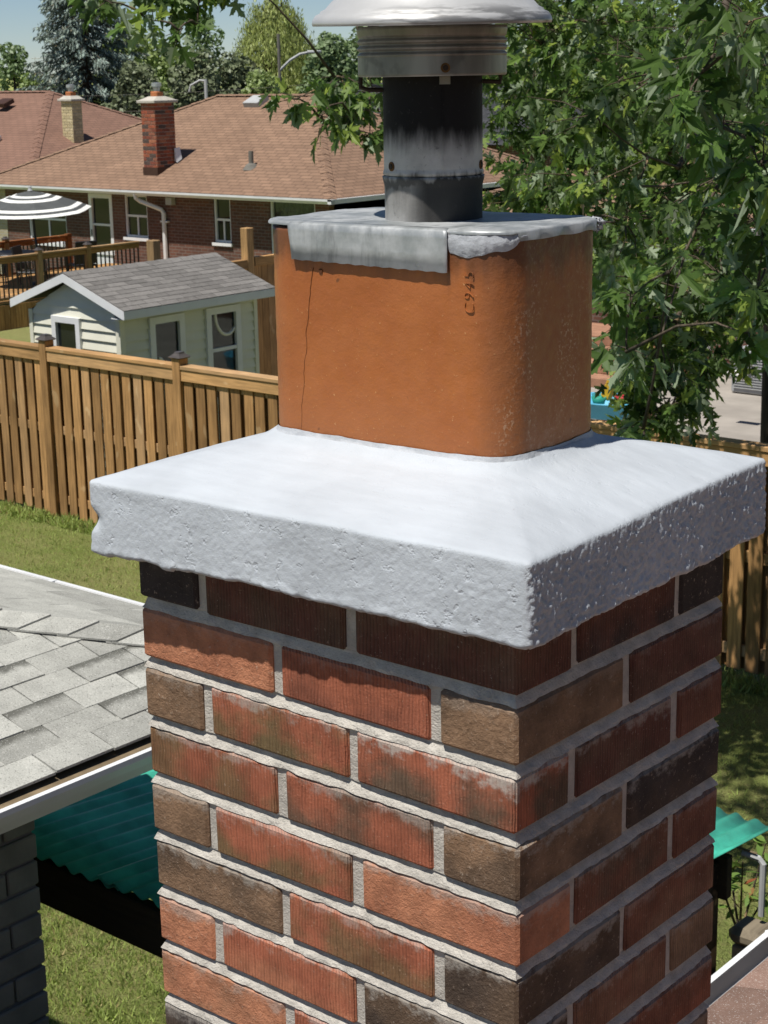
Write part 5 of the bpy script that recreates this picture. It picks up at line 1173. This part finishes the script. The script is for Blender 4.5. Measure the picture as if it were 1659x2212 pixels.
# ------------------------------------------------------------------ silver maple
BLOBS = [(-3.6, 5.0, 5.9, 0.6, 36), (-4.4, 5.6, 6.0, 0.7, 40), (-8.83, 12.41, 4.92, 0.70, 60), (-8.17, 11.41, 4.34, 0.45, 34), (-8.22, 11.88, 3.84, 0.55, 40), (-8.67, 13.10, 4.57, 0.90, 90), (-8.00, 12.73, 3.81, 0.90, 90), (-8.40, 14.10, 4.83, 1.00, 90), (-7.89, 13.55, 3.95, 1.00, 100), (-7.84, 14.43, 4.42, 1.00, 90), (-6.97, 13.47, 3.44, 1.00, 90), (-7.46, 12.30, 3.21, 0.80, 70), (-7.31, 13.05, 3.03, 0.90, 80), (-6.62, 12.86, 2.74, 0.70, 50), (-7.30, 11.66, 2.90, 0.50, 36), (-6.69, 11.38, 2.56, 0.60, 44), (-6.30, 11.64, 2.36, 0.50, 34), (-7.17, 9.94, 3.50, 0.35, 22), (-6.67, 9.68, 3.50, 0.35, 22), (-6.61, 9.46, 4.66, 0.40, 24), (-6.32, 9.75, 4.78, 0.55, 34), (-5.92, 9.05, 3.73, 0.50, 32), (-5.84, 9.33, 4.36, 0.60, 36), (-5.27, 8.98, 3.90, 0.55, 34), (-5.08, 9.24, 4.17, 0.60, 34), (-4.97, 9.51, 4.71, 0.60, 30), (-4.55, 8.97, 4.06, 0.55, 30), (-5.07, 8.91, 3.20, 0.50, 28), (-4.96, 8.31, 3.15, 0.42, 24), (-4.56, 8.64, 3.14, 0.45, 24), (-4.80, 8.30, 2.74, 0.34, 18), (-4.69, 8.41, 2.80, 0.35, 16), (-4.64, 7.83, 2.96, 0.25, 10), (-4.49, 7.84, 2.60, 0.28, 14), (-4.48, 7.78, 2.40, 0.24, 12), (-4.59, 7.64, 2.28, 0.12, 4), (-4.55, 8.46, 2.59, 0.28, 9), (-4.43, 7.85, 2.49, 0.20, 7), (-4.50, 7.03, 4.21, 0.35, 12), (-3.97, 6.89, 4.46, 0.35, 12), (-3.66, 6.96, 3.91, 0.35, 12), (-3.36, 6.72, 4.45, 0.30, 10), (-4.29, 7.01, 3.64, 0.35, 12), (-2.45, 4.49, 4.38, 0.12, 5), (-2.50, 4.76, 4.52, 0.13, 5), (-2.26, 4.60, 4.63, 0.14, 7), (-2.48, 4.82, 4.25, 0.13, 5), (-2.25, 4.70, 4.11, 0.14, 7), (-2.29, 4.76, 3.61, 0.14, 7), (-2.39, 5.01, 3.80, 0.13, 5), (-2.48, 5.07, 3.41, 0.12, 3), (-3.28, 5.80, 3.54, 0.10, 2), (-3.38, 5.59, 3.18, 0.10, 3), (-3.40, 5.66, 3.43, 0.10, 2), (-3.52, 5.99, 2.72, 0.10, 2), (-5.60, 5.73, 4.34, 0.10, 3), (-5.69, 6.03, 4.24, 0.12, 4), (-5.84, 6.39, 4.45, 0.15, 5), (-5.75, 6.38, 4.23, 0.16, 6), (-5.84, 6.62, 4.36, 0.16, 6), (-5.65, 6.42, 4.10, 0.13, 4), (-5.89, 6.31, 4.36, 0.10, 3), (-5.90, 6.80, 4.24, 0.15, 5), (-6.15, 4.91, 4.86, 0.04, 2), (-6.18, 4.90, 4.92, 0.06, 2), (-6.11, 5.17, 4.76, 0.06, 3), (-6.17, 5.45, 4.92, 0.12, 4), (-6.14, 5.61, 4.92, 0.12, 4), (-6.16, 5.75, 4.98, 0.12, 4), (-5.98, 5.26, 4.71, 0.05, 2), (-6.06, 5.48, 4.74, 0.04, 1), (-6.20, 5.43, 4.95, 0.15, 5), (-6.07, 5.84, 5.02, 0.20, 6), (-6.17, 5.62, 5.02, 0.20, 7), (-7.69, 10.93, 5.68, 0.90, 50), (-6.71, 10.45, 5.82, 1.10, 70), (-6.70, 11.84, 5.91, 1.20, 80), (-5.22, 10.26, 5.54, 1.10, 60), (-7.14, 11.79, 6.84, 1.30, 70), (-5.54, 10.42, 6.81, 1.30, 70), (-5.30, 11.22, 4.59, 1.00, 60), (-5.06, 11.07, 3.56, 1.00, 60), (-6.27, 13.52, 5.79, 1.30, 70), (-4.42, 6.92, 5.65, 0.60, 30), (-3.78, 6.79, 5.69, 0.60, 30), (-3.23, 6.48, 5.41, 0.60, 30), (-7.13, 8.71, 5.75, 0.70, 30), (-7.50, 9.73, 5.67, 0.60, 30), (-6.91, 7.48, 5.57, 0.50, 22), (-6.39, 6.50, 5.37, 0.35, 14)]
mp = thing('silver_maple', 'big silver maple with lobed leaves filling the right side', 'tree', (-7.25, 14.8, -.4))
TB = Vector((-7.25, 14.8, -.4))
tk = MB(); tk.tube([TB, TB + Vector((.02, -.02, 1.0)), TB + Vector((.0, -.05, 2.4)), TB + Vector((.05, -.2, 4.2)), TB + Vector((.1, -.5, 6.5)), TB + Vector((.2, -.8, 8.2))], [.24, .19, .17, .14, .10, .05], 14)
tk.build('trunk', 'bark', mp, smooth=True)
nodes = [TB + Vector((0, -.03, 2.3)), TB + Vector((.03, -.15, 3.6)), TB + Vector((.1, -.4, 5.6))]
# spreading limbs first, then each leafy cluster hangs from the closest limb
limbs = MB(); limb_pts = []
for (ex, ey, ez) in ((-5.2, 9.0, 3.9), (-4.3, 7.6, 3.9), (-6.2, 6.9, 4.9), (-8.6, 12.4, 4.4), (-5.0, 11.0, 5.2), (-2.6, 5.0, 4.7), (-6.7, 12.3, 3.0), (-4.7, 8.2, 2.8)):
    e_ = Vector((ex, ey, ez)); s_ = min(nodes, key=lambda q_: (q_ - e_).length + .3 * abs(q_.z - e_.z)); pts = []
    for i in range(9):
        t = i / 8; q_ = s_.lerp(e_, t); q_.z += .8 * math.sin(math.pi * t) * (1 if ez > 3.5 else .4); q_ += Vector((fbm((t * 3, ex, 1)), fbm((t * 3, ey, 5)), fbm((t * 3, ez, 9)))) * .12; pts.append(q_)
    limbs.tube(pts, [.075 * (1 - .85 * i / 8) + .006 for i in range(9)], 8); limb_pts += pts[2:]
limbs.build('limbs', 'bark', mp, smooth=True)
tw = MB(); LP, LD, LN, LS, LT_ = [], [], [], [], []
grown = list(limb_pts)
for (bx, by, bz, br, nt_) in sorted(BLOBS, key=lambda q_: (Vector(q_[:3]) - nodes[1]).length):
    c_ = Vector((bx, by, bz)); a = min(grown, key=lambda q_: (q_ - c_).length); ln = (c_ - a).length; bend = Vector((fbm((bx, by, 1)), fbm((by, bz, 2)), fbm((bz, bx, 3)))) * ln * .25
    path = [a, a.lerp(c_, .3) + bend + Vector((0, 0, .06 * ln)), a.lerp(c_, .65) + bend * .8 + Vector((0, 0, .05 * ln)), c_]; grown += path[1:]
    tw.tube(path, [.007 + .003 * min(ln, 2), .007, .005, .003], 6)
    for k in range(int(nt_ * 1.35) if br > .5 else nt_):
        u_ = Vector((random.gauss(0, 1), random.gauss(0, 1), random.gauss(0, .8))); u_.normalize(); rr_ = br * random.random() ** .45; e_ = c_ + u_ * rr_
        out = (u_ + Vector((0, -.25, -.35)) + (c_ - TB).normalized() * .5).normalized(); L_ = random.uniform(.18, .34) if br > .2 else random.uniform(.08, .15); s0 = e_ - out * L_ * .6; s1 = e_ + out * L_ * .4
        if br < .5 or k % 3 == 0: tw.tube([c_.lerp(s0, .3), s0, s1], [.005, .0035, .002], 4, cap=False)
        nl = random.choice((6, 7, 8, 9)) if br > .2 else random.choice((4, 5, 6))
        for j in range(nl):
            t = (j + .5) / nl; p_ = s0.lerp(s1, t); sd_ = Vector((random.gauss(0, 1), random.gauss(0, 1), random.gauss(0, .6))).normalized()
            d_ = (out * .5 + sd_ * .8 + Vector((0, 0, -.55))).normalized(); sz = random.triangular(.055, .15, .09) * (.86 if br > .5 else 1.2 if br < .15 and bx > -4 else 1)
            n_ = Vector((random.gauss(0, .8), random.gauss(-.1, .8), .9)).normalized()
            LP.append(p_ + d_ * sz * .45); LD.append(d_); LN.append(n_); LS.append(sz); LT_.append(min(.999, max(0, random.gauss(.42, .2))) if random.random() < .82 else random.uniform(.84, 1))
tw.build('twigs', 'bark', mp, smooth=True)
LP, LD, LN, LS, LT_ = np.array([q_[:] for q_ in LP]), np.array([q_[:] for q_ in LD]), np.array([q_[:] for q_ in LN]), np.array(LS), np.array(LT_)
FR = frames(LD, LN); TMPL = [leaf_template(.20, .22), leaf_template(.30, .45), leaf_template(.08, .12, .35), leaf_template(.30, .70, .2)]
rel = LP - np.array(CAM); dz_ = rel @ np.array(c_fwd); sxp = (rel @ np.array(c_right)) / dz_; syp = (rel @ np.array(c_up)) / dz_
vis = (np.abs(sxp) < .226) & (np.abs(syp) < .302) & (dz_ > 1); score = np.where(vis, LS / dz_, -1); near_i = np.argsort(-score)[:300]; mask = np.ones(len(LP), bool); mask[near_i] = False
crown = scatter('crown', TMPL, LP[mask], FR[mask], LS[mask], 'maple_leaf', mp, LT_[mask], stuff=True)
lm = []
for t_ in range(4):
    for tint in (.2, .45, .7, .93):
        tv, tf = TMPL[t_]; me = bpy.data.meshes.new('leaf'); me.from_pydata([tuple(q_) for q_ in tv], [], tf); me.update()
        at = me.attributes.new('tint', 'FLOAT', 'POINT'); at.data.foreach_set('value', [tint] * len(tv)); me.materials.append(MATS['maple_leaf']); lm.append(me)
for i in near_i:
    t_ = random.randrange(4); ti = random.choices((0, 1, 2, 3), (3, 5, 3, 1))[0]; o = bpy.data.objects.new('leaf', lm[t_ * 4 + ti]); COL.objects.link(o)
    M_ = Matrix([[*(FR[i][r_] * LS[i]), LP[i][r_]] for r_ in range(3)] + [[0, 0, 0, 1]]); o.parent = mp; o.matrix_parent_inverse = WM[mp.name].inverted(); o.matrix_basis = M_

# ------------------------------------------------------------------ far trees
def dirs(N):
    v = rng.normal(size=(N, 3)); return v / np.linalg.norm(v, axis=1, keepdims=True)
def broadleaf(name, label, x, y, top, rad, mat, n=5000, ls=.2, low=None, grp='trees beyond the houses', squash=1.0):
    base = -.4; low = base + .9 if low is None else low; H = top - low; t = thing(name, label, 'tree', (x, y, base), grp)
    MB().tube([(x, y, base), (x + .05, y, low + H * .3), (x - .05, y + .1, low + H * .75)], [.16 + rad * .05, .11 + rad * .03, .03], 8).build('trunk', 'bark', t, smooth=True)
    nl = 34; cen, rad_l = [], []
    for i in range(nl):
        h = (i + .5) / nl; prof_ = math.sin(math.pi * min(1, .12 + .86 * h)) ** .6 * (1.1 - .35 * h); a = i * 2.39996; rr_ = rad * prof_ * random.uniform(.45, .85) * squash
        lr = rad * random.uniform(.22, .42); cen.append((x + rr_ * math.cos(a), y + rr_ * math.sin(a), low + lr * .6 + (H - lr * 1.3) * h)); rad_l.append(lr)
    br_ = MB()
    for c_ in cen[::3]: br_.tube([(x, y, max(base + .5, c_[2] - rad * .5)), tuple(c_)], [.05, .015], 5, cap=False)
    br_.build('branches', 'bark', t)
    cen, rad_l = np.array(cen), np.array(rad_l); w_ = rad_l ** 2; idx = rng.choice(nl, n, p=w_ / w_.sum()); dv = dirs(n); rr_ = rad_l[idx] * (.55 + .5 * rng.random(n) ** .6)
    P_ = cen[idx] + dv * rr_[:, None] * np.array([1, 1, .85]); nrm = dv * .6 + dirs(n) * .7 + np.array([0, 0, .5]); d_ = dirs(n) + np.array([0, 0, -.3])
    scatter('crown', [QUAD], P_, frames(d_, nrm), ls * (.6 + .8 * rng.random(n)), mat, t); return t
def spruce(x, y, top, r_at, n=26000):
    t = thing('blue_spruce', 'tall blue-grey spruce with drooping boughs behind the rust roof', 'tree', (x, y, -.4)); H = top + .4
    MB().tube([(x, y, -.4), (x, y, top)], [.28, .02], 10).build('trunk', 'bark', t); bo = MB(); P_, D_, N_, S_ = [], [], [], []
    nb = 420
    for i in range(nb):
        h = (i / nb) ** .85; z = .2 + h * (top - .2); L_ = r_at * (1 - h) ** .75 * random.uniform(.62, 1.15) + .12; a = i * 2.39996 + random.uniform(-.3, .3); dx, dy = math.cos(a), math.sin(a)
        pts = [Vector((x + dx * L_ * s_, y + dy * L_ * s_, z - .42 * L_ * s_ ** 1.4 + .16 * L_ * s_ ** 4)) for s_ in (0, .35, .7, 1)]
        bo.tube(pts, [.03, .02, .012, .004], 4, cap=False); m_ = int(n / nb * (.4 + L_ / r_at))
        for k in range(m_):
            s_ = random.uniform(.2, 1.02) ** .8; seg = min(2, int(s_ * 3)); q_ = pts[seg].lerp(pts[seg + 1], min(1.1, s_ * 3 - seg)); hang = random.random()
            q_ = q_ + Vector((random.gauss(0, .09), random.gauss(0, .09), -.02 - .22 * hang * random.random()))
            P_.append(q_[:]); D_.append((dx * .6 + random.gauss(0, .45), dy * .6 + random.gauss(0, .45), -.35 - hang * .6)); N_.append((random.gauss(0, .6), random.gauss(0, .6), 1)); S_.append(random.uniform(.13, .26))
    bo.build('boughs', 'bark', t)
    NQ = (np.array([(-.16, 0, 0), (0, .55, .0), (.16, 0, 0), (0, -.45, .06)]), [(0, 2, 1), (0, 3, 2)])
    scatter('crown', [NQ], P_, frames(np.array(D_), np.array(N_)), S_, 'spruce_needles', t, np.minimum(.97, rng.random(len(P_)) * .93 + (rng.random(len(P_)) > .985) * .2))
spruce(-49.6, 41.7, 10.5, 3.3, 40000)
broadleaf('leafy_tree', 'round dark green tree at the far left edge', -72.6, 56.3, 6.1, 1.35, 'tree_leaf_b', 3000, .22)
broadleaf('leafy_tree', 'low bright green tree left of the spruce foot', -65.1, 51.4, 4.6, .9, 'tree_leaf_a', 1800, .2)
broadleaf('leafy_tree', 'mid green tree right behind the spruce', -51.0, 44.9, 6.2, 1.75, 'tree_leaf_a', 7000, .2)
broadleaf('leafy_tree', 'broad green tree above the red brick chimney', -54.5, 49.9, 5.9, 2.3, 'tree_leaf_a', 7000, .2)
broadleaf('leafy_tree', 'tall airy blue-green tree beside the willow', -59.3, 57.1, 7.3, 1.5, 'tree_leaf_b', 3600, .2)
broadleaf('cedar_tree', 'dull olive cedar behind the bungalow hip', -43.0, 40.9, 5.3, 1.5, 'cedar_leaf', 7000, .17)
broadleaf('cedar_tree', 'dull olive cedar nearest the willow', -42.6, 42.6, 5.1, 1.5, 'cedar_leaf', 7000, .17)
broadleaf('cedar_tree', 'dull olive cedar directly behind the red chimney', -45.2, 40.2, 4.9, 1.4, 'cedar_leaf', 6000, .17)
broadleaf('leafy_shrub', 'green bushy shrub under the willow by the charcoal roof', -40.2, 41.3, 4.5, .95, 'tree_leaf_a', 3500, .15)
broadleaf('leafy_tree', 'dark green tree just left of the vent cap', -44.8, 50.1, 5.9, 1.55, 'tree_leaf_b', 6000, .2)
broadleaf('leafy_tree', 'dense green tree behind the vent collar', -46.4, 54.3, 6.2, 2.1, 'tree_leaf_b', 6000, .22)
broadleaf('leafy_tree', 'far green tree behind the maple top left', -46.6, 61.8, 6.2, 2.8, 'tree_leaf_b', 6000, .28)
broadleaf('leafy_tree', 'far green tree behind the maple middle', -44.8, 70.3, 7.2, 3.8, 'tree_leaf_b', 5000, .36)
broadleaf('leafy_tree', 'far green tree behind the maple right edge', -40.5, 73.9, 7.2, 4.0, 'tree_leaf_b', 5000, .36)
broadleaf('leafy_tree', 'distant low trees on the left horizon', -88.7, 71.9, 4.5, 2.4, 'tree_leaf_b', 2500, .3)
broadleaf('leafy_tree', 'distant low tree at the left frame edge', -94.0, 68.0, 4.9, 2.6, 'tree_leaf_b', 2500, .3)
# weeping willow
wl_ = thing('weeping_willow', 'tall yellow-green weeping willow in the background', 'tree', (-49.0, 51.3, -.4)); wx, wy = -49.0, 51.3
MB().tube([(wx, wy, -.4), (wx + .1, wy, 3.0), (wx - .1, wy, 5.2)], [.3, .22, .08], 10).build('trunk', 'bark', wl_, smooth=True)
P_, D_, N_, S_ = [], [], [], []; lb = MB()
for i in range(360):
    a = random.uniform(0, 6.283); r_ = 1.85 * math.sqrt(random.random()); zt = 7.25 - 2.6 * (r_ / 1.85) ** 2.2 + random.gauss(0, .22); L_ = random.uniform(.9, 2.3); q0 = Vector((wx + r_ * math.cos(a), wy + r_ * math.sin(a), zt))
    if i % 6 == 0: lb.tube([(wx, wy, min(zt, 4.8) - .6), q0.lerp(Vector((wx, wy, zt)), .3)[:], q0[:]], [.05, .03, .01], 5, cap=False)
    for k in range(int(L_ * 34)):
        t = random.random(); P_.append((q0.x + random.gauss(0, .10) + .15 * t * math.cos(a), q0.y + random.gauss(0, .10) + .15 * t * math.sin(a), zt - L_ * t)); D_.append((random.gauss(0, .35), random.gauss(0, .35), -1)); N_.append((math.cos(a) + random.gauss(0, .5), math.sin(a) + random.gauss(0, .5), .5)); S_.append(random.uniform(.13, .24))
lb.build('branches', 'bark', wl_); WQ = (np.array([(-.13, 0, 0), (0, .5, 0), (.13, 0, 0), (0, -.5, 0)]), [(0, 2, 1), (0, 3, 2)])
scatter('crown', [WQ], P_, frames(np.array(D_), np.array(N_)), S_, 'willow_leaf', wl_)
for (x_, y_, h_, r_, lab) in ((9.5, 1.0, 9.0, 3.4, 'added out-of-view tree blocking sky light beside the house'), (10.5, 8.0, 9.5, 3.6, 'added out-of-view tree blocking sky light beyond the right fence end'), (12.0, -7.0, 9.0, 3.4, 'added out-of-view tree blocking sky light behind the photographer')):  # unseen trees added to hold sky light off the right-hand faces
    broadleaf('sky_block_tree', lab, x_, y_, h_, r_, 'tree_leaf_b', 9000, .42, grp='added sky-blocking trees out of view')
# small plants near the pergola
def sapling(x, y, z0, h, n, label):
    t = thing('leafy_sapling', label, 'plant', (x, y, 0)); s = MB(); P_, D_, N_, S_ = [], [], [], []
    for k in range(5):
        a = k * 1.3; e_ = Vector((x + .16 * math.cos(a), y + .16 * math.sin(a), z0 + h * random.uniform(.6, 1))); s.tube([(x, y, 0), (x, y, z0 * .9), e_[:]], [.012, .008, .003], 5)
        for j in range(n // 5):
            q_ = Vector((x, y, z0 * .9)).lerp(e_, random.uniform(.3, 1.05)); d_ = Vector((random.gauss(0, 1), random.gauss(0, 1), random.gauss(.1, .5))).normalized(); P_.append((q_ + d_ * .04)[:]); D_.append(d_[:]); N_.append((random.gauss(0, .4), random.gauss(0, .4), 1)); S_.append(random.uniform(.05, .09))
    s.build('stems', 'bark', t); OV = (np.array([(0, -.5, 0), (.2, -.2, .03), (.22, .15, .03), (0, .6, -.05), (-.22, .15, .03), (-.2, -.2, .03)]), [(0, 1, 2, 3), (0, 3, 4, 5)])
    scatter('leaves', [OV], P_, frames(np.array(D_), np.array(N_)), S_, 'shrub_leaf', t)
sapling(-2.72, 5.68, .35, .45, 70, 'young plant with reddish shoots on the lawn behind the railing post'); sapling(-2.30, 5.80, .45, .4, 50, 'young green plant at the right frame edge above the railing')

# ------------------------------------------------------------------ lawn blades
def blades(n, x0, x1, y0, y1, h):
    P_ = np.stack([rng.uniform(x0, x1, n), rng.uniform(y0, y1, n), np.zeros(n)], 1); P_[:, 2] = 0
    keep = np.ones(n, bool); cl = np.array([noise.noise(Vector((q_[0] * 1.4, q_[1] * 1.4, 3))) for q_ in P_]); cl2 = np.array([noise.noise(Vector((q_[0] * 6, q_[1] * 6, 8))) for q_ in P_])
    sz = h * (.6 + .7 * rng.random(n)) * (1 + .5 * cl2); d_ = rng.normal(size=(n, 3)) * .55; d_[:, 2] = 1; nn = rng.normal(size=(n, 3)); nn[:, 2] *= .2
    return P_, d_, nn, sz, np.clip(.45 + .25 * rng.normal(size=n) + .5 * cl + (rng.random(n) > .8) * .35, 0, 1)
G = [blades(26000, -7.2, -4.0, 2.9, 4.8, .040), blades(95000, -15.2, -1.2, 3.0, 9.72, .035), blades(10000, -15.2, -1.2, 9.45, 9.71, .085)]
P_, d_, nn, sz, ti = [np.concatenate([g_[i] for g_ in G]) for i in range(5)]
BL = (np.array([(-.09, 0, 0), (.09, 0, 0), (.05, .55, .04), (.0, 1, .16), (-.05, .55, .04)]), [(0, 1, 2, 3, 4)])
gr = scatter('grass', [BL], P_, frames(d_, nn), sz, 'grass_blade', None, ti); tag(gr, 'short patchy green lawn grass around the fence and pergola', 'grass', kind='stuff')

# ------------------------------------------------------------------ street things far off
lp = thing('street_lamp', 'pale curved street lamp arm on a dark pole before the willow', 'street lamp', (-42.0, 44.2, -.4))
MB().tube([(-41.9, 44.0, -.4), (-41.9, 44.0, 5.7)], .055, 8).build('pole', 'pole_grey', lp); MB().tube([(-41.9, 44.0, 4.45), (-41.6, 44.25, 4.8), (-41.35, 44.5, 5.0), (-41.1, 44.75, 5.06)], .045, 8).build('arm', 'lamp_grey', lp)
MB().bbox(-41.15, -40.75, 44.62, 45.0, 5.02, 5.12, .03).build('lamp_head', 'lamp_grey', lp)
sp_ = thing('small_lamp_post', 'thin grey hooked lamp post behind the bungalow ridge', 'street lamp', (-36.6, 34.7, -.4))
MB().tube([(-36.6, 35.2, -.4), (-36.6, 35.2, 4.25)], .05, 8).build('pole', 'lamp_grey', sp_); MB().tube([(-36.6, 35.2, 4.2), (-36.75, 35.1, 4.22), (-36.95, 34.92, 4.08), (-37.0, 34.9, 3.9)], .035, 6).build('arm', 'lamp_grey', sp_)
def cable(a, b_, sag, label, nm='overhead_wire'):
    a, b_ = Vector(a), Vector(b_); tag(MB().tube([(a.lerp(b_, i / 12) - Vector((0, 0, sag * 4 * (i / 12) * (1 - i / 12)))) for i in range(13)], .005, 5).build(nm, 'pole_grey'), label, 'wire')
cable((-46.5, 36.3, 3.75), (-34.0, 38.5, 4.1), .1, 'upper thin wire crossing behind the red chimney'); cable((-44.5, 36.0, 3.3), (-35.5, 38.0, 3.35), .05, 'lower pale wire in front of the shaded brick house')
cable((-34.3, 25.3, 1.72), (-31.5, 25.2, 1.80), .02, 'thin washing line under the gutter above the umbrella')
py = thing('power_pylon', 'faint lattice pylon on the left horizon', 'pylon', (-230, 190, 0)); bx, by = -232.0, 187.0
for dx in (-1.6, 1.6):
    MB().tube([(bx + dx, by, -2), (bx + dx * .9, by, 7.2)], .07, 4).build('mast', 'lamp_grey', py)
for z in (3, 4.5, 6, 7): MB().tube([(bx - 2.4, by, z), (bx + 2.4, by, z)], .06, 4).build('crossarm', 'lamp_grey', py)
